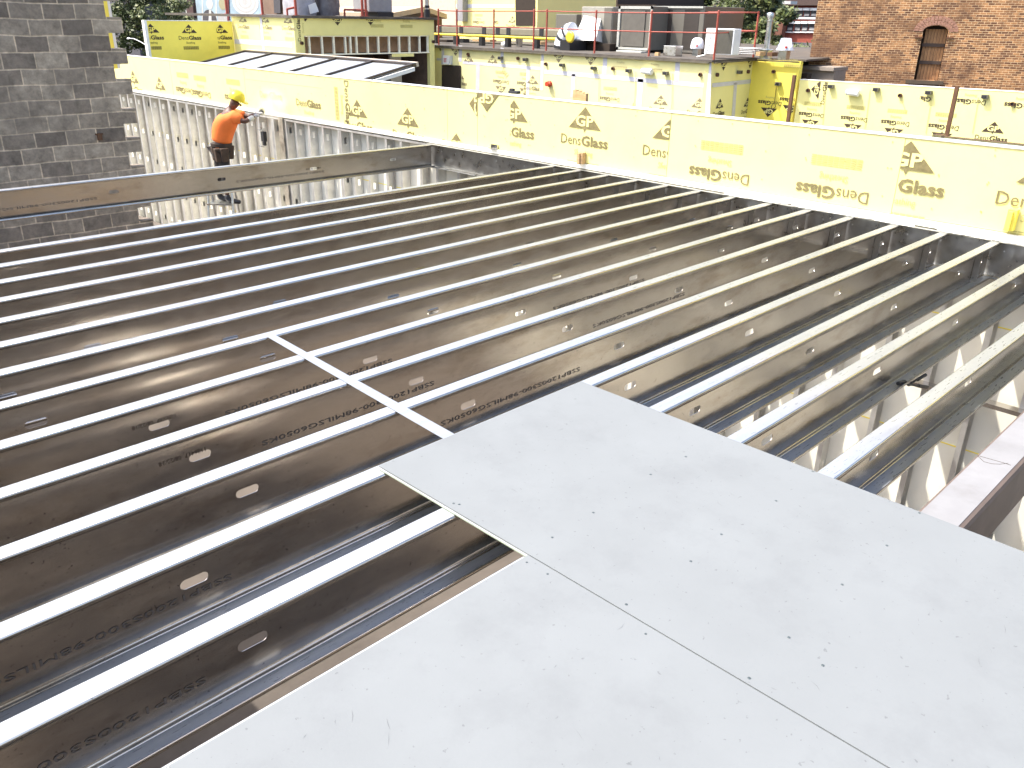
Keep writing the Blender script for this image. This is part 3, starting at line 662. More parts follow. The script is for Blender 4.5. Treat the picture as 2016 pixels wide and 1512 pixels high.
# long insulated duct
mb = MB(); f = FX(15.2); u0, v1 = f.px(858, 50); u1, v0 = f.px(1105, 75)
du = empty('insulated_duct', (15.6, f.p(u0, 0).y, v0), 'long beige insulated duct with black straps lying along the roof', 'duct')
f.box(mb, u0, u1, v0, v1, -1.0, 0); mb.build('duct_body', DUCT, du, .05)
for px in (866, 908, 953, 980, 1001, 1066):
    u, _ = f.px(px, 62); mb = MB(); f.box(mb, u-.09, u+.09, v0-.02, v1+.015, -1.02, .02); mb.build('strap', BLACK, du)
mb = MB(); g = FX(13.6); a = g.p(*g.px(855, 67)); b = g.p(*g.px(1098, 77)); mb.tube(a, b, .042, 10)
gp = empty('gas_pipe', (13.6, a.y, zt), 'yellow gas pipe running along the roof behind the guard rail', 'pipe'); mb.build('pipe', PAINTPIPE, gp)
for t_ in (.02, .2, .42, .63, .85): 
    c = a.lerp(b, t_); mb = MB(); mb.box((c.x-.08, c.y-.08, zt+.05), (c.x+.08, c.y+.08, c.z-.04)); mb.build('support_block', BLACK, gp)
# round fan / elbow
q = AX(1118, 75, 13.6); fan = empty('duct_elbow', (13.6, q.y, zt), 'round silver and black duct elbow with yellow disc beside the white hood', 'duct')
mb = MB()
for i in range(9):
    t0 = math.pi*.5*i/9; t1 = math.pi*.5*(i+1)/9; R_ = .42
    def E_(t): return Vector((q.x+.1, q.y+.10+R_*math.cos(t)-.2, zt+.08+R_*math.sin(t)*1.25))
    mb.tube(E_(t0), E_(t1), .26, 16, 0 if i % 3 else 1)
mb.build('elbow', [PLAST, BLACK], fan)
mb = MB(); cq = AX(1123, 73, 13.25); mb.lathe(cq, [(.17, 0), (.17, .03), (.12, .05)], 18, 0, Vector((-1, 0, 0))); mb.build('disc', PAINTPIPE, fan)
mb = MB(); mb.box((13.3, q.y-.35, zt+.05), (14.1, q.y+.05, zt+.35)); mb.build('base', BLACK, fan)
# air handler with white hood
root, e, f = unit_px('air_handler', 'pale roof air handler with big white sloped intake hood', 'hvac unit', 14.6, 1144, 1205, 13, 92, 2.0, mat('handler_paint', (.30, .285, .24), .5))
mb = MB(); f14 = FX(14.59); A1 = f14.p(*f14.px(1150, 30)); A2 = f14.p(*f14.px(1183, 37)); dx = Vector((-.75, 0, 0))
b1_ = FX(13.85); B1 = b1_.p(*b1_.px(1129, 79)); B2 = b1_.p(*b1_.px(1172, 80)); Z2 = f14.p(*f14.px(1186, 84)); Z1 = f14.p(*f14.px(1150, 84))
mb.face([B1, B2, A2, A1]); mb.face([B2, Z2, A2]); mb.face([B1, A1, Z1]); mb.face([B1+Vector((.01, 0, .01)), A1+Vector((.03, 0, -.02)), A2+Vector((.03, 0, -.02)), B2+Vector((.01, 0, .01))], 1); mb.build('intake_hood', [WHITE, GREYU], root)
mb = MB(); box_px(mb, 14.2, 1130, 1200, 85, 103, 2.2); mb.build('curb', DARK, root)
mb = MB(); box_px(mb, 14.58, 1188, 1203, 15, 95, .01); mb.build('side_panel', GREYU, root)
mb = MB(); box_px(mb, 15.3, 1094, 1135, 28, 60, 1.2); tag(mb.build('grey_cabinet', [GREYU], None, .02), 'small grey louvered cabinet between the duct and the white hood', 'cabinet')
root, e, f = unit_px('rooftop_unit', 'large tan grey rooftop unit with pale frame edges', 'hvac unit', 14.4, 1217, 1283, 12, 98, 1.4, GREYU)
mb = MB()
u0, u1, v0, v1 = e
for (a0, a1, b0, b1v) in ((u0, u0+.08, v0, v1), (u1-.06, u1, v0, v1), (u0, u1, v1-.08, v1), (u0, u1, v0, v0+.06)): f.box(mb, a0, a1, b0, b1v, .001, .04)
mb.build('frame', GREYL, root)
mb = MB(); f.box(mb, u0+.2, u1-.1, v0-.16, v0-.02, -.1, .3); mb.build('tray', GREYL, root, .02); mb = MB(); f.box(mb, u0+.2, u1+.1, v0-.3, v0-.16, -1.3, .25); mb.build('curb', DARK, root)
mb = MB(); f.box(mb, u0+.2, u1-.25, v0+.1, v1-.12, .002, .03); mb.build('access_panel', mat('unit_panel', (.115, .105, .088), .55, stretch=(1, 1, 1)), root)
root, e, f = unit_px('condenser_bank', 'wide dark louvered rooftop unit with a lighter middle bay', 'hvac unit', 15.2, 1284, 1384, 12, 104, 2.2, GREYU)
for l, r in ((1287, 1321), (1345, 1374)):
    mb = MB(); box_px(mb, 15.19, l, r, 19, 98, .02); mb.build('louver', GREYD, root)
mb = MB(); box_px(mb, 15.15, 1284, 1384, 12, 16, .1); mb.build('top_trim', GREYL, root)
root, e, f = unit_px('rooftop_cabinet', 'dark grey cabinet section between the pale air handler and tan unit', 'hvac unit', 15.0, 1206, 1219, 14, 95, 1.5, GREYU)
# small condenser (mini split), box vent, crate
root, e, f = unit_px('small_condenser', 'small slim air conditioner condenser with dark fan grille by the rail corner', 'air conditioner', 13.2, 1388, 1444, 56, 108, .35, WHITE)
mb = MB(); box_px(mb, 13.19, 1407, 1441, 59, 106, .01); mb.build('fan_grille', mat('grille', (.075, .07, .055), .6), root)
u, v = f.px(1400, 112); cable(Fr((13.0, 0, 0), (0, -1, 0), (-1, 0, 0)), [(1398, 72), (1396, 90), (1388, 108), (1372, 112)], 'pale insulated tubing curling from the small condenser', .02, WHITE, 0)
mb = MB(); e = box_px(mb, 13.2, 1306, 1330, 90, 110, .35); tag(mb.build('metal_duct_stub', [GALVT], None, .01), 'short square galvanized duct stub on the roof edge', 'duct')
mb = MB(); box_px(mb, 13.0, 1289, 1296, 103, 110, .1); tag(mb.build('wood_offcut', WOOD), 'small pale wood offcut on the roof left of the duct stub', 'wood')
def dome(px, py_base, py_top, wpx, X, lab, flat=False):
    c = AX(px, py_base, X); tp = AX(px, py_top, X); H = tp.z-c.z; r = (AX(px-wpx/2, py_base, X)-AX(px+wpx/2, py_base, X)).length/2*.8
    root = empty('roof_fan', (X, c.y, c.z), lab, 'roof fan', 'plastic wrapped roof exhaust fans'); mb = MB()
    prof = [(r, 0), (r*1.02, H*.06), (r*.84, H*.22), (r*.82, H*.48), (r*.72, H*.5), (r*.6, H*.95), (r*.5, H)] if flat else [(r*.95, 0), (r, H*.08), (r*.94, H*.5), (r*.9, H*.54), (r*.8, H*.8), (r*.5, H*.97), (r*.1, H)]
    mb.lathe((X, c.y, c.z), prof, 26); mb.build('wrapped_hood', PLAST, root)
    mb = MB(); mb.box((X-r*.45, c.y-r*.5, zt+.05), (X+r*.45, c.y+r*.5, c.z+.01)); mb.build('curb', GALVT, root)
    mb = MB(); mb.box((X-r*.98, c.y-r*.62, c.z+H*.2), (X-r*.6, c.y-r*.45, c.z+H*.36)); mb.build('red_label', mat('sign_red', (.6, .05, .04), .5), root)
dome(1372, 96, 74, 28, 13.9, 'plastic wrapped domed roof fan behind the rail left of the small condenser'); dome(1545, 99, 75, 40, 14.6, 'plastic wrapped tapered roof fan at the far roof corner', True)
# silver flue
q = AX(1508, 104, 14.3); fl = empty('flue_pipe', (14.3, q.y, zt), 'tall silver flue pipe with round rain cap', 'flue'); tp = AX(1516, 28, 14.3)
mb = MB(); mb.tube((14.3, q.y, zt+.05), (14.3, q.y, tp.z), .075, 16); mb.build('pipe', GALVT, fl); mb = MB(); mb.lathe((14.3, q.y, tp.z-.10), [(.10, 0), (.11, .10), (.10, .13), (.02, .15)], 18); mb.build('rain_cap', GALVT, fl)
mb = MB(); mb.lathe((14.3, q.y, tp.z-.17), [(.17, 0), (.17, .008)], 18); mb.build('collar', GALVT, fl); mb = MB(); mb.lathe((14.3, q.y, zt+.05), [(.16, 0), (.16, .2), (.19, .21), (.18, .25)], 18); mb.build('base_cap', GALVT, fl)
for i, (l, r, yt, yb, X, m_) in enumerate(((1488, 1496, 102, 110, 13.6, WOOD), (1510, 1520, 103, 111, 13.7, RUST))):
    mb = MB(); box_px(mb, X, l, r, yt, yb, .3); tag(mb.build('timber_block', m_), ('pale' if i == 0 else 'dark')+' timber block at the foot of the flue pipe', 'block')
mb = MB()
for i in range(4): box_px(mb, 14.4+.01*i, 1436, 1486, 94+i*3.4, 95.2+i*3.4, .5)
tag(mb.build('shelf_rack', WHITE), 'low white slatted rack on the roof behind the rail corner', 'rack')
# loose lumber and pail behind rail
random.seed(9)
for i, (l, r, yt, yb, m_, nm, lab) in enumerate(((930, 965, 77, 82, WOOD, 'loose_plank', 'long loose plank on the roof below the duct'), (862, 880, 78, 83, DARK, 'pipe_roller', 'black pipe roller block at the left end of the roof'), (990, 1000, 76, 84, WHITE, 'debris_bag', 'crumpled pale debris bag below the duct'), (1015, 1029, 74, 88, GALVT, 'metal_pail', 'grey metal pail below the duct'), (1053, 1065, 82, 88, WOOD, 'wood_offcut', 'pale wood offcut by the double rail post'), (895, 912, 76, 84, BLACK, 'rubber_block', 'black rubber block behind the second rail post'))):
    mb = MB()
    if nm == 'metal_pail':
        c = AX(1022, 88, 14.); mb.lathe((14., c.y, zt+.05), [(.1, 0), (.13, .26), (.135, .27)], 16)
    elif nm == 'debris_bag':
        c = AX(995, 86, 14.); mb.lathe((14., c.y, zt+.05), [(.12, 0), (.16, .06), (.13, .12), (.04, .16)], 7)
    else: box_px(mb, 13.9, l, r, yt, yb, .3)
    tag(mb.build(nm, m_, None, .006 if nm != 'debris_bag' else 0), lab, nm.split('_')[-1])

# ---- right hand printed fence at x = 15
RX = 15.; rfm = FX(RX)
rfen = empty('sheathed_fence', (15.1, 0, -3), 'sunlit yellow sheathed wall in front of the brick building', 'wall')
tl = rfm.px(1575, 157); tr = rfm.px(2016, 182)
mb = MB(); u1x = tr[0]+6; v1x = tr[1]+(tr[1]-tl[1])/(tr[0]-tl[0])*6
def slab(mb, f, u0, v0t, u1, v1t, zb, th=.15, lift=0., mi=0):
    P = f.p; mb.hexa([P(u0, zb, lift), P(u1, zb, lift), P(u1, zb, lift-th), P(u0, zb, lift-th), P(u0, v0t, lift), P(u1, v1t, lift), P(u1, v1t, lift-th), P(u0, v0t, lift-th)], mi)
slab(mb, rfm, tl[0], tl[1], u1x, v1x, -9); rp = mb.build('sheathing_panel', YEL, rfen)
mb = MB(); P = rfm.p
mb.hexa([P(tl[0], tl[1], .01), P(u1x, v1x, .01), P(u1x, v1x, -.17), P(tl[0], tl[1], -.17), P(tl[0], tl[1]+.015, .01), P(u1x, v1x+.015, .01), P(u1x, v1x+.015, -.17), P(tl[0], tl[1]+.015, -.17)]); mb.build('top_cap', WHITE, rfen)
RI = (INKD, INKL, INKF, YEL)
for px, py, k, an, ro in ((1597, 226, 'TDSB', 'D', 180), (1681, 234, 'TDSB', 'D', 180), (1762, 242, 'TDSB', 'D', 180), (1857, 250, 'TDSB', 'D', 180), (1909, 200, 'DS', 'D', 180), (2010, 208, 'DS', 'D', 180), (1956, 252, 'TD', 'T', 0), (1830, 195, 'DS', 'D', 180), (1607, 176, 'TD', 'T', 90)):
    bmark(rfm, rp, px, py, k, an, ro, (tl[0]+.01, BIG, -BIG, min(tl[1], tr[1])-.02) if px not in (1830, 1607) else ((rfm.px(1812, 190)[0], rfm.px(1836, 190)[0], -BIG, tl[1]) if px == 1830 else (rfm.px(1590, 180)[0], BIG, -BIG, tl[1]-.02)), RI)
for px, py, pl in ((1638, 170, 'nearest the building corner'), (1727, 176, 'right of the wrapped lamp'), (1830, 182, 'left of the rusty post'), (1941, 190, 'right of the rusty post')): fitting('box', rfm, px, py, 'grey junction box on the yellow fence wall, '+pl)
for px, py, pl in ((1592, 178, 'beside the sideways logo'), (1773, 188, 'in the middle'), (1994, 205, 'at the right edge')): fitting('pipe', rfm, px, py, 'rusty pipe stub in the yellow fence wall '+pl)
fitting('roll', rfm, 1682, 182, 'white wrapped wall lamp on the yellow fence wall', 'lamp')
for pts, pl in (([(1626, 172), (1620, 250)], 'beside the first junction box'), ([(1714, 176), (1703, 255)], 'left of the second junction box'), ([(1836, 185), (1823, 262)], 'left of the rusty post'), ([(1927, 192), (1915, 262)], 'right of the rusty post'), ([(1775, 195), (1784, 220)], 'below the middle pipe stub')): cable(rfm, pts, 'thin string line hanging on the yellow fence wall '+pl, .005, INKL, .02)
# rusty posts
def post(px0, py0, px1, py1, X, lab, wd=.075):
    a = AX(px1, py1, X); b = AX(px0, py0, X); y = a.y
    mb = MB(); mb.box((X-wd, y-wd/2, -4), (X, y+wd/2, b.z)); return tag(mb.build('steel_post', RUST), lab, 'post', 'rusty square steel posts')
post(1569, 148, 1553, 237, 12.6, 'rusty square steel post standing at the building corner'); post(1883, 169, 1866, 262, 12.6, 'rusty square steel post in front of the fence wall, right part')
a = AX(1862, 268, 3.); b = AX(2030, 277, 1.2); b = Vector((a.x, AX(2030, 277, 3.).y, AX(2030, 277, 3.).z))
mb = MB(); mb.box((2.9, b.y-.8, a.z-.0), (2.99, a.y, a.z+.004)); mb.box((2.9, b.y-.8, a.z-.09), (2.905, a.y, a.z-.0005)); mb.box((2.85, a.y-.001, a.z-.12), (2.99, a.y+.10, a.z+.02)); tag(mb.build('loose_steel_track', GALV), 'length of loose steel track lying behind the parapet at right', 'track')

# ---- brick building
TH = math.radians(21); bn = Vector((-math.cos(TH), -math.sin(TH), 0)); bo = Vector((19., 0, 0)); bu = Vector((math.sin(TH), -math.cos(TH), 0)); bf = Fr(bo, bu, bn)
BRICK = brickmat('red_brick', (.14, .06, .03), (.52, .26, .105), (.76, .56, .32), .155, .058, .0062, math.atan2(bu.y, bu.x), (50, 50), bump=.6, mott=.35, patch=((.13, .065, .035), .8, .75), bias=-.1)
bb = empty('brick_building', bo, 'old mottled brown brick building with an arched boarded window', 'building')
uL = bf.px(1602, 60)[0]
def bq(x, y): return bf.px(x, y)
w0, w1 = bq(1808, 110)[0], bq(1857, 110)[0]; vt = bq(1835, 50)[1]; vs_ = bq(1835, 62)[1]; vb = bq(1820, 158)[1]
mb = MB(); R = 14
bf.box(mb, uL, w0, -9, 9, -.35, 0); bf.box(mb, w1, uL+22, -9, 9, -.35, 0); bf.box(mb, w0, w1, -9, vb, -.35, 0)
wc = (w0+w1)/2; hw = (w1-w0)/2; arc = [(wc+hw*math.cos(math.pi*i/12), vs_+(vt-vs_)*math.sin(math.pi*i/12)) for i in range(13)]
for i in range(12):
    (ua, va), (ub, vb_) = arc[i], arc[i+1]; P = bf.p
    mb.hexa([P(ub, vb_, 0), P(ua, va, 0), P(ua, va, -.35), P(ub, vb_, -.35), P(ub, 9, 0), P(ua, 9, 0), P(ua, 9, -.35), P(ub, 9, -.35)])
mb.mesh([bf.p(uL, -9, -.35), bf.p(uL, -9, -9), bf.p(uL, 9, -9), bf.p(uL, 9, -.35)], [(0, 1, 2, 3)]); mb.build('wall', BRICK, bb)
mb = MB()
for r_ in range(2):
    for i in range(16):
        t0 = math.pi*(i+.08)/16; t1 = math.pi*(i+.92)/16; a0 = .012+r_*.12; a1 = a0+.11; P = bf.p
        def Q(t, o_, h): return P(wc+(hw+o_)*math.cos(t), vs_+(vt-vs_+o_)*math.sin(t), h)
        mb.hexa([Q(t1, a0, .012), Q(t0, a0, .012), Q(t0, a0, -.05), Q(t1, a0, -.05), Q(t1, a1, .012), Q(t0, a1, .012), Q(t0, a1, -.05), Q(t1, a1, -.05)])
mb.build('brick_arch', mat('arch_brick', (.36, .19, .13), .9, 0, .3, 20.), bb)
sh_ = MB(); n_ = 7
for i in range(n_): a0 = w0+(w1-w0)*(.1+.88*i/n_); bf.box(sh_, a0+.004, a0+(w1-w0)*.88/n_-.004, vb, vs_+.06, -.24, -.21)
so2 = sh_.build('wooden_shutter', mat('weathered_boards', (.34, .19, .09), .85, 0, .35, 9., stretch=(6, 6, .7), dirt=(.12, .07, .04), dscale=6, damt=.8), bb)
mb = MB(); bf.box(mb, w0, w1, vb-.02, vt+.1, -.345, -.3); mb.build('window_void', DARK, bb)
for fy in (.36, .72): 
    mb = MB(); v_0 = vb+(vs_-vb)*fy; bf.box(mb, w0+.04, w1-.02, v_0-.04, v_0+.05, -.2095, -.17); mb.build('shutter_bar', mat('old_iron', (.06, .04, .03), .7), bb)
mb = MB(); v_0 = vb+(vs_-vb)*.86; bf.box(mb, w0-.18, w0+.02, v_0, v_0+.04, .0, .05); bf.box(mb, w1-.02, w1+.16, v_0, v_0+.04, .0, .05); mb.build('shutter_hinge', RUST, bb)
mb = MB(); bf.box(mb, w0-.2, w1+.14, vb-.1, vb-.002, -.2, .08); bf.box(mb, w0-.1, w1+.02, vb-.28, vb-.1, -.01, .04); mb.build('sill', mat('stone_sill', (.10, .075, .05), .9), bb)
# low grey parapet stones at its foot
mb = MB(); q0 = AX(1575, 128, 16.5); q1 = AX(1650, 160, 16.5); mb.box((16.2, q1.y, -4), (16.9, q0.y+.3, q0.z-.1)); mb.box((16.1, q1.y, q0.z-.095), (17.0, q0.y+.35, q0.z)); tag(mb.build('stone_ledge', mat('grey_stone', (.28, .24, .20), .9)), 'grey stone ledge between the yellow building and the brick building', 'ledge')
mb = MB(); q0 = AX(1572, 144, 15.6); q1 = AX(1590, 156, 15.6); mb.box((15.55, q1.y, -4), (15.8, q0.y, q0.z)); tag(mb.build('dark_board', DARK), 'dark panel behind the rusty corner post', 'panel')  # plain dark box behind the corner post

# ---- skylight canopy
ca = empty('skylight_canopy', (5.7, 14.4, 0), 'sloping glazed skylight roof with dark mullions behind the parapet', 'skylight')
T0 = Vector((6.4, 18.6, .478)); T1 = Vector((6.4, 10.2, .478)); B0 = Vector((3.9, 18.6, -.03)); B1_ = Vector((3.9, 10.2, -.03))
sl = (T1-B1_).normalized(); nn = Vector((0, -1, 0)).cross(sl); nn = nn if nn.z > 0 else -nn
def pane(a, b, c, d, mb, h0, h1): mb.hexa([a+nn*h0, b+nn*h0, c+nn*h0, d+nn*h0, a+nn*h1, b+nn*h1, c+nn*h1, d+nn*h1])
n_ = 5
for i in range(n_):
    f0, f1 = i/n_, (i+1)/n_; mb = MB(); pane(B0.lerp(B1_, f0), B0.lerp(B1_, f1), T0.lerp(T1, f1), T0.lerp(T1, f0), mb, -.02, 0); mb.build('glass_pane', GLASS, ca)
for i in range(n_+1):
    f0 = i/n_; a = B0.lerp(B1_, f0); b = T0.lerp(T1, f0); yv = Vector((0, .035, 0)); mb = MB(); pane(a+yv, a-yv, b-yv, b+yv, mb, .002, .05); mb.build('mullion', FRAME, ca)
mb = MB(); pane(T0+Vector((0, .06, 0)), T1-Vector((0, .06, 0)), T1-Vector((0, .06, 0))+sl*.09, T0+Vector((0, .06, 0))+sl*.09, mb, -.05, .055); mb.build('ridge_frame', FRAME, ca)
mb = MB(); pane(T0+Vector((0, .06, 0))+sl*.091, T1-Vector((0, .06, 0))+sl*.091, T1-Vector((0, .06, 0))+sl*.17, T0+Vector((0, .06, 0))+sl*.17, mb, -.05, .055); mb.build('ridge_flashing', mat('tan_flashing', (.5, .42, .33), .6), ca)
mb = MB(); e0 = B1_-Vector((0, .051, 0)); e1 = T1-Vector((0, .051, 0)); mb.hexa([e0-Vector((0, .06, .12)), e1-Vector((0, .06, .12)), e1-Vector((0, 0, .12)), e0-Vector((0, 0, .12)), e0-Vector((0, .06, .03)), e1-Vector((0, .06, .03)), e1-Vector((0, 0, .03)), e0-Vector((0, 0, .03))]); mb.build('edge_trim', WHITE, ca)
mb = MB(); mb.box((4.0, 10.3, -4), (6.3, 10.35, -.05)); mb.box((5.2, 10.25, -4), (5.35, 10.3, .14)); mb.build('side_wall', mat('dark_brown_wall', (.07, .055, .035), .9), ca)
mb = MB(); mb.box((4.3, 10.2, -.9), (4.9, 10.24, -.02)); mb.build('trim_board', YEL, ca)

# ---- left sheathed building (roof z 1.55)
LY = 15.8; LX = 6.55; lf = FY(LY); lfx = FX(LX)
lb = empty('canopied_building', (9, 18, -4), 'yellow sheathed building with a row of framed openings above a dark bay', 'building')
xr = lf.px(855, 80)[0]; xl = LX; z_t = 1.50; z1_ = lf.px(700, 70)[1]; z2_ = lf.px(700, 105)[1]; xo0 = lf.px(600, 88)[0]; xo1 = lf.px(846, 88)[0]
mb = MB(); mb.box((xl, LY, z1_), (xr, LY+.15, z_t)); mb.box((xl, LY, -9), (xo0, LY+.15, z1_-.001)); mb.box((xo1, LY, -9), (xr, LY+.15, z1_-.001)); sf = mb.build('sheathing_panel', YEL, lb)
mb = MB(); mb.box((xl, LY+.151, -9), (xl+.15, 19.45, z_t)); bfp = mb.build('sheathing_panel', YEL, lb)
mb = MB(); mb.box((xl-.1, LY-.08, z_t+.001), (xr+.1, 24, z_t+.07)); mb.build('roof', MEMB, lb)
mb = MB(); mb.box((xr-.15, LY+.151, -9), (xr, 24, z_t-.001)); mb.build('side_wall', YEL, lb)
mb = MB(); mb.box((xl+.16, LY+3.2, -9), (xr-.16, LY+3.3, z_t)); mb.box((xl+.16, LY+.2, z_t-.1), (xr-.16, LY+3.2, z_t-.05)); mb.box((xr-.175, LY+.2, -9), (xr-.155, LY+3.2, z_t-.11)); mb.box((xl+.155, LY+.2, -9), (xl+.175, LY+3.2, z_t-.11)); mb.box((xl+.18, LY+.53, z2_+.0), (xr-.18, LY+3.1, z2_+.02)); mb.build('inner_wall', mat('inner_brown', (.13, .085, .06), .9, 0, .3, 3.), lb)
mb = MB(); mb.box((xo0, LY+.02, z2_-.035), (xo1, LY+.13, z2_)); mb.box((xo0, LY+.02, z1_-.03), (xo1, LY+.13, z1_-.002)); mb.build('header_frame', mat('pale_steel_frame', (.92, .88, .72), .5), lb)
mb = MB(); mb.box((xo0+.01, LY+.5, z2_+.01), (xo1-.01, LY+.52, z1_-.01)); mb.build('header_backing', mat('header_brown', (.33, .21, .14), .9, 0, .3, 3.), lb)
for px in (611, 636, 659, 682, 692, 704, 726, 747, 768, 788, 808, 828, 844):
    u = lf.px(px, 88)[0]; mb = MB(); mb.box((u-.025, LY+.03, z2_+.0005), (u+.025, LY+.1, z1_-.0305)); mb.build('frame_post', MATS['pale_steel_frame'], lb)
mb = MB(); mb.box((xo1-1.2, LY+.6, -4), (xo1-.75, LY+.7, z2_-.1)); mb.build('inner_column', mat('grey_brown', (.34, .30, .25), .8), lb)
mb = MB(); u = lf.px(772, 108)[0]; mb.box((u, LY-.0, z2_-.13), (lf.px(815, 107)[0], LY+.02, z2_-.04)); mb.build('trim_board', YEL, lb)
for px, py, k, ro, cl_ in ((664, 40, 'T', 180, None), (729, 40, 'T', 180, (None, 737)), (600, 32, 'T', 180, (599, None))):
    c_ = (lf.px(cl_[0], 40)[0] if cl_ and cl_[0] else -BIG, lf.px(cl_[1], 40)[0] if cl_ and cl_[1] else BIG, -BIG, z_t-.01); bmark(lf, sf, px, py, k, 'T', ro, c_)
for px, py in ((742, 41), (800, 42)): bmark(lf, sf, px, py, 'SB', 'S', 0, (-BIG, BIG, z1_+.01, z_t-.01))
bmark(lf, sf, 588, 55, 'DS', 'D', 90, (xl+.005, BIG, -BIG, z_t-.02))
for px, py in ((478, 36), (522, 37), (567, 38)): bmark(lfx, bfp, px, py, 'TDSB', 'T', 0, (-BIG, BIG, -BIG, z_t-.01), MI)
mb = MB(); u, v = lfx.px(520, 85); lfx.box(mb, -19.4, -15.97, v-.07, v+.07, .003, .006); mb.build('seam_tape', TAPE, lb)
mb = MB(); u, v = lfx.px(516, 60); lfx.box(mb, u-.06, u+.06, v-.6, z_t, .0065, .009); mb.build('seam_tape', TAPE, lb)
for px, py, pl in ((593, 85, 'left'), (852, 82, 'right')):
    fitting('pipe', lf, px, py, 'dark pipe hole at the %s end of the framed openings' % pl)
# ---- free standing yellow screen wall at left
ys = 19.36; yf = FY(ys); p0 = yf.px(285, 41); p1 = yf.px(450, 45)
scn = empty('screen_wall', (5, ys, -4), 'bright yellow printed screen wall standing left of the canopied building', 'wall')
mb = MB(); mb.box((p0[0]+.05, ys, -9), (6.5, ys+.12, p0[1])); mb.build('sheathing_panel', YEL2, scn); pn = scn.children[0]
mb = MB(); mb.box((p0[0]-.04, ys-.02, -9), (p0[0]+.045, ys+.14, p0[1]+.02)); mb.box((p0[0]+.046, ys-.02, p0[1]+.002), (6.5, ys+.14, p0[1]+.02)); mb.build('edge_strip', YEDGE, scn)
SI = (INKD, INKD, INKL, YEL2)
bmark(yf, pn, 372, 58, 'TDSB', 'T', 0, None, SI); bmark(yf, pn, 297, 57, 'TDSB', 'T', 0, (yf.px(293, 60)[0], BIG, -BIG, BIG), SI); bmark(yf, pn, 434, 58, 'TDSB', 'T', 0, (yf.px(426, 58)[0], 6.49, -BIG, BIG), SI)
# corner pieces seen through the wall teeth
q = AY(213, 60, 7.2)
cpn = empty('sheathing_return', (q.x, 7.2, .8), 'narrow yellow sheathing strip seen through gaps of the toothed block wall', 'panel')
mb = MB(); mb.box((q.x-.03, 7.2, .78), (q.x+.055, 7.25, 3)); pnl = mb.build('panel', YEL2, cpn); mb = MB(); mb.box((q.x+.056, 7.2, .78), (q.x+.10, 7.25, 3)); mb.build('edge', WHITE, cpn)

# ================================================================== THINGS ON THE LEFT ROOF
for i, (px, pb) in enumerate(((447, 26), (517, 27), (583, 28), (714, 31), (721, 33), (831, 33))):
    X = 7.2 if px < 583 else None
    c = AX(px, pb, 7.2) if X else AY(px, pb, 16.3); zt2 = 3.2
    mb = MB(); mb.tube((c.x, c.y, z_t+.07), (c.x, c.y, zt2), .04, 10); mb.box((c.x-.07, c.y-.07, z_t+.07), (c.x+.07, c.y+.07, z_t+.085))
    tag(mb.build('guard_post', RED), 'red guard rail post on the left roof, %s' % ('at its left corner', 'by the grey striped mural', 'left of the tarp covered machine', 'left of the close pair', 'right of the close pair', 'beside the black vent pipe')[i], 'post', 'red guard posts on the left roof')
mb = MB(); a = AY(565, 18, 16.4); b = AY(583, 14, 16.4); mb.path([Vector((a.x, 16.4, z_t+.07)), a, b], .03, 8); tag(mb.build('bent_rail', RED), 'short bent red rail left of the tarp covered machine', 'rail')
mb = MB(); a = AY(678, 19, 16.5); b = AY(722, 20, 16.5); mb.path([a, b], .03, 8); mb.tube((a.x, a.y, z_t+.07), a, .03); mb.tube((b.x, b.y, z_t+.07), b, .03); tag(mb.build('cross_rail', RED), 'low red cross rail between the machines on the left roof', 'rail')
def blob(name, lab, cat, px0, px1, yb, Y, H, D, m, seed=1):
    a = AY(px0, yb, Y); b = AY(px1, yb, Y); bm = bmesh.new(); bmesh.ops.create_grid(bm, x_segments=14, y_segments=14, size=1)
    rnd = random.Random(seed); nx = 14
    bm.free(); mb = MB(); V = []
    def S_(u, v):   # tarp: closed draped box
        return None
    segs = 18; rings = 9
    for r in range(rings+1):
        t = r/rings; 
        for s in range(segs):
            an = 2*math.pi*s/segs; sq = 1/max(abs(math.cos(an)), abs(math.sin(an)))**.8
            k = 1.08-.2*t**3+rnd.uniform(-.03, .05)
            V.append(((a.x+b.x)/2+(b.x-a.x)/2*k*math.cos(an)*sq*.85, Y+D/2+D/2*k*math.sin(an)*sq*.85, z_t+.07+H*t+rnd.uniform(-.02, .02)))
    F = [(r*segs+s, r*segs+(s+1) % segs, (r+1)*segs+(s+1) % segs, (r+1)*segs+s) for r in range(rings) for s in range(segs)]
    mb.mesh(V, F, 0, True); mb.face([V[rings*segs+s] for s in range(segs)]); return tag(mb.build(name, m), lab, cat)
blob('covered_machine', 'tall machine under a crumpled grey tarp on the left roof', 'machine', 586, 630, 27, 16.5, 1.6, 1., mat('grey_tarp', (.36, .35, .37), .6, 0, .3, 4.), 2)
blob('covered_crate', 'dark shiny tarp covered crate beside the tall covered machine', 'crate', 634, 676, 27, 16.6, 1.3, .9, mat('dark_tarp', (.15, .135, .135), .4, 0, .4, 5.), 3)
mb = MB(); a = AY(611, 19, 16.4); mb.hexa([a+Vector(v) for v in ((0, 0, -.12), (.3, 0, -.05), (.3, .02, -.05), (0, .02, -.12), (-.05, 0, .12), (.2, 0, .2), (.2, .02, .2), (-.05, .02, .12))]); tag(mb.build('paper_notice', WHITE), 'tilted white paper notice on the tarp covered machine', 'notice')
rc = empty('roof_cabinet', AY(750, 30, 16.5), 'grey roof cabinet on a black base at the middle of the left roof', 'cabinet')
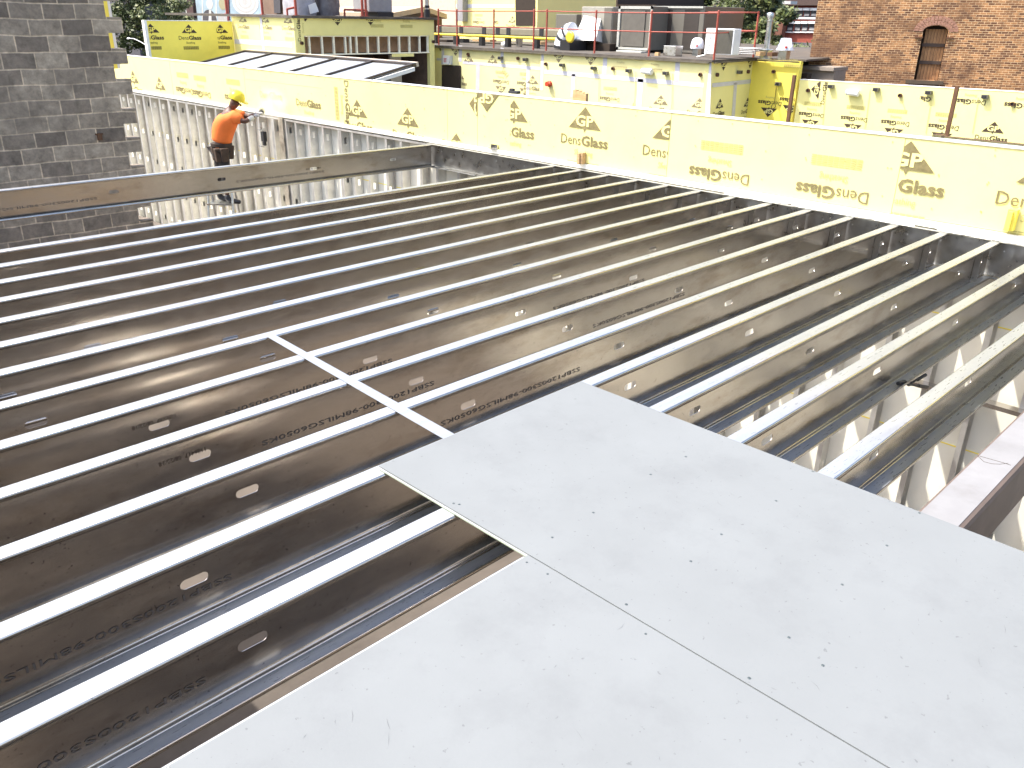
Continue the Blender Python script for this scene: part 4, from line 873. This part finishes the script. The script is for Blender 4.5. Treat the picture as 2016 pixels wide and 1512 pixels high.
a = AY(728, 30, 16.5); b = AY(773, 30, 16.5); mb = MB(); mb.box((a.x, 16.5, z_t+.2), (b.x, 17.4, z_t+1.9)); mb.build('cabinet', mat('cabinet_grey', (.30, .29, .29), .5), rc, .03); mb = MB(); mb.box((a.x+.3, 16.45, z_t+.07), (b.x, 17.4, z_t+.21)); mb.build('base', BLACK, rc)
c = AY(841, 30, 16.4); mb = MB(); mb.tube((c.x, 16.4, z_t+.07), (c.x, 16.4, z_t+1.6), .07, 14, 1); mb.tube((c.x, 16.4, z_t+.07), (c.x, 16.4, z_t+.32), .1, 14, 0); mb.tube((c.x, 16.4, z_t+.36), (c.x, 16.4, z_t+.44), .085, 14, 0); tag(mb.build('vent_pipe', [BLACK, GALVT]), 'grey vent pipe with a black rubber boot at the right end of the left roof', 'pipe')
# small gabled shed roof with beige stucco building behind
g = empty('shed_roof', AY(820, 30, 24), 'low tan gabled canopy behind the left roof', 'canopy')
l_, m__, r_2 = AY(770, 26, 24), AY(838, 13, 24), AY(880, 28, 24); mb = MB()
for p_, q_ in ((l_, m__), (m__, r_2)): mb.hexa([(p_.x, 24, p_.z-.2), (q_.x, 24, q_.z-.2), (q_.x, 30, q_.z-.2), (p_.x, 30, p_.z-.2), (p_.x, 24, p_.z), (q_.x, 24, q_.z), (q_.x, 30, q_.z), (p_.x, 30, p_.z)])
mb.build('roof', mat('tan_roof', (.42, .32, .22), .8), g); c = AY(868, 40, 24); mb = MB(); mb.box((c.x-.15, 24.1, -4), (c.x+.15, 24.4, r_2.z-.2)); mb.build('post', RUST, g)
def bg_box(name, lab, cat, X, l, r, yt, zb, dep, m, z1=None, **k):
    f = FX(X); u0 = f.px(l, 20)[0]; u1 = f.px(r, 20)[0]; v1 = f.px((l+r)/2, yt)[1] if z1 is None else z1
    root = empty(name, f.p((u0+u1)/2, zb), lab, cat); mb = MB(); f.box(mb, u0, u1, zb, v1, -dep, 0); mb.build('wall', m, root); return root, f, (u0, u1, zb, v1)
bg_box('stucco_building', 'rough beige stucco building behind the left roof', 'building', 27, 655, 897, 0, -9, 8, STUCCO, 7)
root, f, e = bg_box('penthouse', 'yellow sheathed penthouse with a tall dark doorway behind the duct', 'building', 19, 898, 1058, 0, .6, 5, YEL, 5)
mb = MB(); rect_px(mb, f, [(1014, -60), (1054, -60), (1054, 51), (1016, 51)], .005, .02); mb.build('doorway', DARK, root)
mb = MB(); u0, v0 = f.px(910, 42); u1, _ = f.px(921, 42); f.box(mb, u0, u1, v0, 5, .01, .3); mb.build('grey_duct', mat('cabinet_grey', (.30, .29, .29), .5), root)
pn = root.children[0]
bmark(f, pn, 942, 44, 'DSB', 'D', 180, None, MI); bmark(f, pn, 1009, 39, 'TD', 'T', 0, (-BIG, f.px(1014, 40)[0], -BIG, BIG), MI); bmark(f, pn, 980, 44, 'D', 'D', 180, (f.px(974, 40)[0], f.px(981, 40)[0], -BIG, BIG), MI)
mb = MB(); u, v = f.px(950, 12); f.box(mb, e[0], f.px(1013, 12)[0], v-.07, v+.07, .005, .01); mb.build('seam_tape', TAPE, root)
root, f, e = bg_box('pale_annex', 'shadowed yellow annex wall with grey tape right of the dark doorway', 'building', 21, 1062, 1118, 0, .6, .4, YEL, 5)
mb = MB(); u, v = f.px(1090, 9); f.box(mb, e[0], e[1], v-.12, v+.12, .005, .01); mb.build('seam_tape', mat('cabinet_grey', (.30, .29, .29), .5), root)
bmark(f, root.children[0], 1064, 38, 'T', 'T', 0, (f.px(1061, 40)[0], BIG, -BIG, BIG), MI)
bg_box('dark_house', 'dark brown house front behind the pale air handler', 'house', 30, 1119, 1215, 0, -9, 8, mat('dark_brown', (.045, .028, .02), .8), 9)
bg_box('black_shed', 'black rooftop shed behind the tan rooftop unit', 'shed', 26, 1215, 1290, 9, -9, 4, mat('dark_brown', (.045, .028, .02), .8))
# far red row house
f = FX(62); root = empty('red_row_house', f.p(f.px(1580, 30)[0], -9), 'far red brick row house with white arched window heads', 'house')
mb = MB(); u0 = f.px(1548, 30)[0]; u1 = f.px(1650, 30)[0]; f.box(mb, u0, u1, -9, f.px(1580, 11)[1], -10, 0); mb.build('wall', mat('far_red_brick', (.34, .085, .055), .9, 0, .15, 3.), root)
mb = MB(); f.box(mb, u0-.3, u1, f.px(1580, 11)[1]+.01, f.px(1580, -1)[1], -10, .5); mb.build('cornice', mat('dark_cornice', (.08, .05, .04), .8), root)
mb = MB(); v = f.px(1580, 36)[1]; f.box(mb, u0, u1, v-.08, v+.08, .01, .15); mb.build('band', WHITE, root)
for row, (ty, by) in enumerate(((18, 34), (44, 62))):
    for c in range(4):
        px = (1561, 1576, 1590, 1604)[c]-row*4+(0 if row == 0 else 0); u, vt_ = f.px(px, ty+3); vb_ = f.px(px, by)[1]
        mb = MB(); f.box(mb, u-.27, u+.27, vb_, vt_, .01, .06, 0); f.box(mb, u-.2, u+.2, vb_+.1, (vb_+vt_)/2, .061, .07, 1); wn = mb.build('window', [mat('window_dark', (.05, .05, .055), .3), mat('window_blind', (.4, .38, .36), .5)], root)
        mb = MB(); f.box(mb, u-.34, u+.34, vt_+.01, vt_+.2, .01, .25); f.box(mb, u-.32, u+.32, vb_-.1, vb_-.01, .01, .2); ob = mb.build('window_trim', WHITE, wn)
bg_box('brown_house', 'brown brick house end behind the flue pipe', 'house', 61, 1508, 1545, 8, -9, .6, mat('brown_brick', (.17, .07, .045), .9, 0, .2, 3.))
mb = MB(); f = FX(55); f.box(mb, f.px(1502, 10)[0], f.px(1556, 10)[0], f.px(1530, 8)[1], f.px(1530, 2)[1], -1, 0); tag(mb.build('pale_roof', mat('pale_roof', (.5, .5, .48), .6)), 'pale flat roof edge above the brown brick house', 'roof')
bg_box('far_facade', 'long muted brick facade behind the trees', 'building', 90, 1150, 1620, 0, -9, 10, mat('far_facade', (.20, .16, .13), .9, 0, .3, .6), 12)
# left far buildings: dark house with window, mural wall
f = FX(34); root = empty('corner_house', f.p(f.px(360, 20)[0], -9), 'dark corner house with a framed window behind the yellow screen wall', 'house')
mb = MB(); u0 = f.px(338, 20)[0]; u1 = f.px(386, 20)[0]; f.box(mb, u0, u1, -9, 9, -8, 0); mb.build('wall', mat('greige_wall', (.22, .19, .17), .85), root)
mb = MB(); rect_px(mb, f, [(344, 6), (367, 6), (368, 30), (347, 30)], .01, .05); wn = mb.build('window', mat('window_dark', (.05, .05, .055), .3), root)
mb = MB(); rect_px(mb, f, [(343, 4), (367, 4), (367, 6), (343, 6)], .01, .1); rect_px(mb, f, [(366, -20), (368, -20), (371, 42), (368, 42)], .01, .1); rect_px(mb, f, [(341, -20), (344, -20), (348, 42), (345, 42)], .01, .1); ob = mb.build('frame', GREYL, wn)
mb = MB(); rect_px(mb, f, [(371, -40), (382, -40), (388, 43), (374, 43)], .01, .3); mb.build('brown_pier', mat('dark_pier', (.07, .035, .03), .8), root)
f = FX(33); root = empty('mural_wall', f.p(f.px(450, 20)[0], -9), 'wall with a pale blue mural of plain grey figures', 'wall')
mb = MB(); u0 = f.px(387, 20)[0]; u1 = f.px(560, 20)[0]; f.box(mb, u0, u1, -9, 8, -6, 0); mb.build('wall', mat('mural_blue', (.34, .44, .50), .8, 0, .2, .8), root)
def disc(px, py, rx, ry, m, h, nm='mural_patch'):
    u, v = f.px(px, py); s_ = (f.px(px+1, py)[0]-u); k = f.px(px, py)[1]-f.px(px, py+1)[1]; mb = MB()
    mb.face([f.p(u+s_*rx*math.cos(t*math.pi/9), v+k*ry*math.sin(t*math.pi/9), h) for t in range(18)]); mb.build(nm, m, root)
GM = mat('mural_grey', (.45, .44, .42), .8); DM = mat('mural_dark', (.07, .065, .07), .8); LM = mat('mural_light', (.62, .60, .56), .8)
for px, m_ in ((397, LM), (424, LM)):
    mb = MB(); rect_px(mb, f, [(px, -40), (px+2, -40), (px+3, 44), (px+1, 44)], .005, .01); mb.build('mural_band', m_, root)
disc(413, 40, 14, 21, DM, .012); disc(413, 8, 6.5, 10, LM, .015); mb = MB(); rect_px(mb, f, [(412, 19), (416, 19), (417, 42), (411, 42)], .018, .02); mb.build('mural_patch', LM, root)
disc(438, 8, 7, 12, mat('mural_olive', (.36, .33, .20), .8), .015); disc(439, 38, 10, 12, GM, .012)
for k in range(6): disc(483, 4+k*0, 26-4*k, 26-4*k, GM if k % 2 else LM, .02+.004*k)
mb = MB(); rect_px(mb, f, [(446, -40), (450, -40), (453, 44), (449, 44)], .05, .08); mb.build('mural_band', mat('dark_red', (.16, .03, .03), .8), root)
bg_box('brown_house', 'brown house front with dark windows left of the stucco building', 'house', 31, 516, 640, 0, -9, 6, mat('tan_brown', (.20, .13, .09), .85, 0, .2, 1.), 8)
mb = MB(); f = FX(30.9); rect_px(mb, f, [(538, -20), (552, -20), (553, 26), (541, 26)], 0, .05); tag(mb.build('dark_window', DM), 'tall dark window in the brown house front', 'window')
mb = MB(); f = FX(60); f.box(mb, f.px(205, 10)[0], f.px(262, 10)[0], -9, 9, -5, 0); tag(mb.build('far_dark_house', mat('slate_dark', (.07, .065, .075), .8)), 'dark slate house seen left of the big tree', 'house')
# street lamp by the left tree
lp = AX(254, 78, 22); lq = AX(290, 92, 22); root = empty('street_lamp', (22, lq.y, -9), 'street lamp with a curved pale arm in front of the left tree', 'lamp')
mb = MB(); mb.tube((22, lq.y-.3, -9), (22, lq.y-.3, lq.z), .07); mb.build('pole', GALVT, root); mb = MB(); mb.path([Vector((22, lq.y-.3, lq.z)), lq.lerp(lp, .35)+Vector((0, 0, .18)), lq.lerp(lp, .7)+Vector((0, 0, .22)), lp+Vector((0, 0, .1))], .035); mb.lathe(lp+Vector((0, 0, .05)), [(.16, 0), (.12, .08), (.04, .12)], 12); mb.build('arm', mat('pale_lamp_arm', (.7, .7, .68), .4), root)
mb = MB(); a = AX(250, 108, 9.); b = AX(295, 112, 9.); mb.box((9, b.y-.5, a.z-.3), (9.2, a.y+1, a.z)); tag(mb.build('brown_roof_edge', mat('dark_pier', (.07, .035, .03), .8)), 'dark brown roof edge behind the left end of the parapet', 'roof')

# ================================================================== TREES
LEAF = [mat('leaf_dark', (.035, .055, .015), .6, 0, .3, 2.), mat('leaf_mid', (.075, .10, .025), .6, 0, .3, 2.), mat('leaf_light', (.14, .155, .04), .6, 0, .3, 2.)]
BARK = mat('bark', (.10, .07, .05), .9)
def tree(name, lab, base, cz, rad, nclump, leaves, seed, size=.16):
    rnd = random.Random(seed); root = empty(name, (base[0], base[1], -9.2), lab, 'tree', 'leafy street trees')
    mb = MB(); mb.tube((base[0], base[1], -9.2), (base[0], base[1], cz-rad[2]*.3), .28, 10, 0, .16); cl_ = []
    for i in range(nclump):
        while True:
            p = Vector((rnd.uniform(-1, 1), rnd.uniform(-1, 1), rnd.uniform(-1, 1)))
            if .25 < p.length < 1: break
        c = Vector((base[0]+p.x*rad[0], base[1]+p.y*rad[1], cz+p.z*rad[2])); cl_.append((c, rnd.uniform(.5, 1.1)*min(rad)*.33))
    for i in range(9):
        c, r = cl_[i]; s = Vector((base[0], base[1], cz-rad[2]*.45)); mb.tube(s, s.lerp(c, .85), .11, 7, 0, .03)
    mb.build('trunk', BARK, root); mb = MB()
    for c, r in cl_:
        for j in range(leaves):
            d = Vector((rnd.gauss(0, 1), rnd.gauss(0, 1), rnd.gauss(0, 1))).normalized()*r*rnd.uniform(.55, 1.08); p = c+Vector((d.x, d.y, d.z*.75))
            a = Vector((rnd.gauss(0, 1), rnd.gauss(0, 1), rnd.gauss(0, 1))).normalized(); b = a.orthogonal().normalized(); s = size*rnd.uniform(.6, 1.5)
            mb.face([p+a*s, p+b*s*.55, p-a*s, p-b*s*.55], rnd.choice((0, 1, 1, 2)))
    mb.build('crown', LEAF, root); return root
t_ = AX(290, 50, 27); tree('broadleaf_tree', 'dense dark green tree left of the yellow screen wall', (27, t_.y), 1.4, (3.6, 4.2, 4.4), 60, 260, 1, .15)
t_ = AX(330, 60, 25); tree('broadleaf_tree', 'lower green tree right behind the left edge of the screen wall', (26, t_.y-1), -.6, (2.4, 2.6, 3.2), 34, 240, 2, .13)
t_ = AX(1470, 40, 30); tree('broadleaf_tree', 'big leafy tree behind the red rail corner', (30, t_.y), 1.0, (2.4, 1.9, 3.6), 50, 220, 3, .13)
t_ = AX(1340, 5, 40); tree('broadleaf_tree', 'wide leafy tree above the dark rooftop unit', (40, t_.y), 2.6, (4.2, 6.0, 3.0), 64, 240, 4, .17)
t_ = AX(1558, 85, 27); tree('broadleaf_tree', 'lower leafy tree between the tapered roof fan and the brick building', (27, t_.y), -1.0, (1.9, 1.8, 2.3), 44, 220, 5, .10)
t_ = AX(1215, 10, 44); tree('broadleaf_tree', 'distant tree crown above the tan rooftop unit', (44, t_.y), 2.2, (3.2, 4.0, 2.6), 40, 200, 6, .18)

# ================================================================== WORKER ON A LADDER
WB = Vector((-.85, 6.0, 0)); wn_ = Vector((.7071, .7071, 0)); dw_ = wn_.dot(WB)
def J(px, py, d=0.): return onplane(px, py, wn_, dw_)+wn_*d
def skin(name, pts, edges, m, parent, root=0, sub=2):
    me = bpy.data.meshes.new(name); me.from_pydata([p for p, r in pts], edges, []); me.materials.append(m)
    o = bpy.data.objects.new(name, me); COL.objects.link(o); sk = o.modifiers.new('skin', 'SKIN'); sk.use_smooth_shade = True
    sv = me.skin_vertices[0].data if me.skin_vertices else None
    if sv is None:
        bm = bmesh.new(); bm.from_mesh(me); bm.verts.layers.skin.verify(); bm.to_mesh(me); bm.free(); sv = me.skin_vertices[0].data
    for i, (p, r) in enumerate(pts): sv[i].radius = (r, r) if not isinstance(r, tuple) else r; sv[i].use_root = (i == root)
    ss = o.modifiers.new('sub', 'SUBSURF'); ss.levels = sub; ss.render_levels = sub
    o.parent = parent; o.matrix_parent_inverse = Matrix.Translation(parent.location).inverted(); return o
SKIN = mat('dark_brown_skin', (.10, .045, .028), .5); SHIRT = mat('orange_shirt', (.85, .19, .035), .8, 0, .08, 6., .5, 14.); JEANS = mat('black_trousers', (.03, .025, .022), .85)
per = empty('person', J(440, 398), 'worker in orange t-shirt and yellow hard hat on a ladder grinding the stud wall', 'person')
pel = J(436, 287); wst = J(437, 274); ch = J(441, 240); nb = J(450, 219); nk = J(455, 213); hd = J(462, 204); hd2 = J(465, 197)
sR = J(465, 228, -.12); eR = J(487, 238, -.16); wR = J(502, 229, .0); sL = J(448, 226, .2); eL = J(486, 232, .16); wL = J(500, 226, .10)
hL = J(431, 298, .05); hR = J(443, 299, -.10); kL = J(430, 345, .05); kR = J(448, 343, -.10); aL = J(430, 383, .06); aR = J(450, 384, -.08)
body = [(pel, .13), (wst, .115), (ch, .14), (nb, .09), (nk, .055), (hd, .082), (hd2, .09), (sR, .06), (eR, .042), (wR, .03), (sL, .06), (eL, .042), (wL, .03), (hL, .085), (kL, .06), (aL, .042), (hR, .085), (kR, .06), (aR, .042)]
skin('body', body, [(0, 1), (1, 2), (2, 3), (3, 4), (4, 5), (5, 6), (3, 7), (7, 8), (8, 9), (3, 10), (10, 11), (11, 12), (0, 13), (13, 14), (14, 15), (0, 16), (16, 17), (17, 18)], SKIN, per)
mR = sR.lerp(eR, .85); mL = sL.lerp(eL, .8)
skin('shirt', [(J(436, 282), .175), (wst, .175), (ch, .215), (nb+Vector((0, 0, -.04)), .125), (sR, .105), (mR, .092), (sL, .10), (mL, .085)], [(0, 1), (1, 2), (2, 3), (3, 4), (4, 5), (3, 6), (6, 7)], SHIRT, per)
skin('trousers', [(J(436, 286), .158), (hL, .11), (kL, .08), (aL+Vector((0, 0, .05)), .07), (hR, .11), (kR, .08), (aR+Vector((0, 0, .05)), .07)], [(0, 1), (1, 2), (2, 3), (0, 4), (4, 5), (5, 6)], JEANS, per)
for nm, a, d in (('boot', aL, .06), ('boot', aR, -.08)):
    skin(nm, [(a+Vector((0, 0, .04)), .06), (a+Vector((0, 0, -.06)), .055), (a+Vector((.09, -.09, -.09)), .045), (a+Vector((.16, -.16, -.10)), .035)], [(0, 1), (1, 2), (2, 3)], BLACK, per)
# hands in work gloves with fingers
GLV = mat('grey_work_glove', (.42, .40, .38), .8); fw = (wR-eR).normalized()
for wv, ev in ((wR, eR), (wL, eL)):
    d = (wv-ev).normalized(); sd_ = d.cross(Vector((0, 0, 1))).normalized(); up = sd_.cross(d); palm = wv+d*.05
    pts = [(wv-d*.03, .034), (palm, .036)]; ed = [(0, 1)]
    for k, off in enumerate((-.03, -.01, .01, .03)):
        L_ = (.06, .07, .065, .05)[k]; b0 = palm+sd_*off+d*.03; pts += [(b0, .0105), (b0+d*L_*.55-up*.012, .0095), (b0+d*L_*.8-up*.04, .0085)]; n = len(pts); ed += [(1, n-3), (n-3, n-2), (n-2, n-1)]
    b0 = palm+sd_*.035-d*.02; pts += [(b0, .012), (b0+sd_*.02+d*.03-up*.02, .0105)]; n = len(pts); ed += [(1, n-2), (n-2, n-1)]
    skin('glove', pts, ed, GLV, per, 1, 1)
skin('sleeve_guard', [(eR.lerp(wR, .25), .052), (wR-fw*.02, .046)], [(0, 1)], mat('pale_arm_guard', (.6, .58, .52), .7), per, 0, 1)
# hard hat
mb = MB(); ax_ = (hd2-nk).normalized(); ax_ = (ax_+Vector((0, 0, .6))).normalized(); hc = hd2+ax_*.015
mb.lathe(hc, [(.128, 0), (.13, .03), (.12, .07), (.095, .11), (.05, .138), (.008, .146)], 24, 0, ax_); br = (Vector((.7, -.7, -.35))).normalized(); br = (br-ax_*br.dot(ax_)).normalized(); s_ = ax_.cross(br)
mb.hexa([hc+br*.09+s_*.1, hc+br*.09-s_*.1, hc+br*.19-s_*.05, hc+br*.19+s_*.05, hc+br*.09+s_*.1+ax_*.012, hc+br*.09-s_*.1+ax_*.012, hc+br*.19-s_*.05+ax_*.01, hc+br*.19+s_*.05+ax_*.01])
mb.build('hard_hat', mat('hard_hat_yellow', (.85, .66, .03), .35), per)
fd = Vector((.7071, -.7071, -.25)).normalized(); sdv = fd.cross(Vector((0, 0, 1))).normalized(); mb = MB()
mb.lathe(hd+fd*.085, [(.02, 0), (.018, .02), (.008, .03)], 8, 0, fd); mb.build('nose', SKIN, per)
mb = MB(); mb.lathe(hd+sdv*.085, [(.03, 0), (.028, .012)], 8, 0, sdv); mb.build('ear', SKIN, per); mb = MB(); mb.lathe(hd-sdv*.085, [(.03, 0), (.028, .012)], 8, 0, -sdv); mb.build('ear', SKIN, per)
mb = MB()
for s in (-1, 1): mb.lathe(hd+fd*.078+sdv*.03*s+Vector((0, 0, .03)), [(.012, 0), (.01, .008)], 8, 0, fd)
mb.build('safety_goggles', BLACK, per)
# tool belt and pouches
mb = MB(); mb.lathe(J(436, 285)-Vector((0, 0, .02)), [(.172, 0), (.175, .05)], 20); mb.build('belt', mat('belt_leather', (.035, .022, .015), .6), per)
for px, py, d in ((425, 300, -.02), (447, 300, -.16), (436, 300, -.17), (452, 297, -.02)):
    c = J(px, py, d); mb = MB(); mb.hexa([c+Vector(v) for v in ((-.05, -.03, -.13), (.05, -.05, -.13), (.06, .04, -.13), (-.04, .05, -.13), (-.07, -.04, .09), (.07, -.07, .09), (.08, .05, .09), (-.06, .06, .09))]); mb.build('tool_pouch', mat('pouch_leather', (.06, .035, .02), .7, 0, .3, 9.), per, .015)
skin('shirt_tail', [(J(428, 293, -.1), .055), (J(441, 292, -.12), .05)], [(0, 1)], SHIRT, per, 0, 1)
# grinder in the hands
gc = (wR+wL)/2+fw*.05; gr = empty('angle_grinder', gc, 'dark angle grinder held against the wall in the worker hands', 'power tool')
mb = MB(); mb.tube(gc-fw*.08, gc+fw*.06, .03, 12); mb.tube(gc+fw*.06, gc+fw*.10, .036, 12); mb.build('body', mat('tool_grey', (.06, .06, .06), .5), gr, .0)
mb = MB(); mb.lathe(gc+fw*.09, [(.06, 0), (.06, .003)], 20, 0, fw.cross(Vector((0, 0, 1))).normalized()); mb.build('disc', GALVT, gr)
# ladder
ld = empty('step_ladder', J(440, 430), 'aluminium step ladder under the worker boots', 'ladder'); zfoot = (aL.z+aR.z)/2-.12
tpz = zfoot+.35; bx = J(440, 405); rr = Vector((.7071, -.7071, 0)); zf = -2.8
for s, sp in ((-1, -.30), (1, .30)):
    for q in (-1, 1):
        top = Vector((bx.x, bx.y, 0))+rr*.2*s+wn_*.06*q; bot = Vector((bx.x, bx.y, 0))+rr*(.24*s)+wn_*(.45*q); mb = MB(); mb.tube((top.x, top.y, zfoot+.25 if q > 0 else zfoot+.3), (bot.x, bot.y, zf), .022, 6); mb.build('leg', GALVT, ld)
for k in range(5):
    z = zfoot-.02-.3*k; 
    if z < zf: break
    f_ = (zfoot+.3-z)/(zfoot+.3-zf); c = Vector((bx.x, bx.y, z))-wn_*(.06+.39*f_)*.9; mb = MB(); a = c-rr*.21; b = c+rr*.21; n_w = wn_*.05
    if k == 0: n_w = wn_*.16; a += wn_*.08; b += wn_*.08
    mb.hexa([a-n_w, b-n_w, b+n_w, a+n_w]+[p+Vector((0, 0, .025)) for p in (a-n_w, b-n_w, b+n_w, a+n_w)]); mb.build('step', GALVT, ld)
# dust from the grinder
du_c = gc+fw*.28+Vector((0, 0, .03)); bm = bmesh.new(); bmesh.ops.create_icosphere(bm, subdivisions=3, radius=1); me = bpy.data.meshes.new('dust_cloud')
for v in bm.verts: v.co = Vector((v.co.x*.34, v.co.y*.36, v.co.z*.34))+du_c
bm.to_mesh(me); bm.free(); dm = bpy.data.materials.new('dust'); dm.use_nodes = True; t = dm.node_tree; t.nodes.remove(t.nodes['Principled BSDF']); pv = t.nodes.new('ShaderNodeVolumePrincipled'); pv.inputs['Color'].default_value = (.95, .93, .88, 1)
tc = t.nodes.new('ShaderNodeTexCoord'); vm = N(t, 'ShaderNodeVectorMath', operation='DISTANCE'); t.links.new(tc.outputs['Object'], vm.inputs[0]); vm.inputs[1].default_value = du_c
mr = N(t, 'ShaderNodeMapRange'); t.links.new(vm.outputs['Value'], mr.inputs[0]); mr.inputs[1].default_value = .32; mr.inputs[2].default_value = .02; mr.inputs[3].default_value = 0; mr.inputs[4].default_value = 1
nz = N(t, 'ShaderNodeTexNoise', Scale=5., Detail=6.); t.links.new(tc.outputs['Object'], nz.inputs['Vector']); nr = N(t, 'ShaderNodeMapRange'); t.links.new(nz.outputs[0], nr.inputs[0]); nr.inputs[1].default_value = .42; nr.inputs[2].default_value = .62; m1 = N(t, 'ShaderNodeMath', operation='MULTIPLY'); t.links.new(mr.outputs[0], m1.inputs[0]); t.links.new(nr.outputs[0], m1.inputs[1])
m2 = N(t, 'ShaderNodeMath', operation='MULTIPLY'); t.links.new(m1.outputs[0], m2.inputs[0]); m2.inputs[1].default_value = 4.; t.links.new(m2.outputs[0], pv.inputs['Density']); t.links.new(pv.outputs[0], t.nodes['Material Output'].inputs['Volume'])
me.materials.append(dm); ob = bpy.data.objects.new('dust_cloud', me); COL.objects.link(ob); tag(ob, 'pale dust cloud blowing off the grinder', 'dust', None, 'stuff')
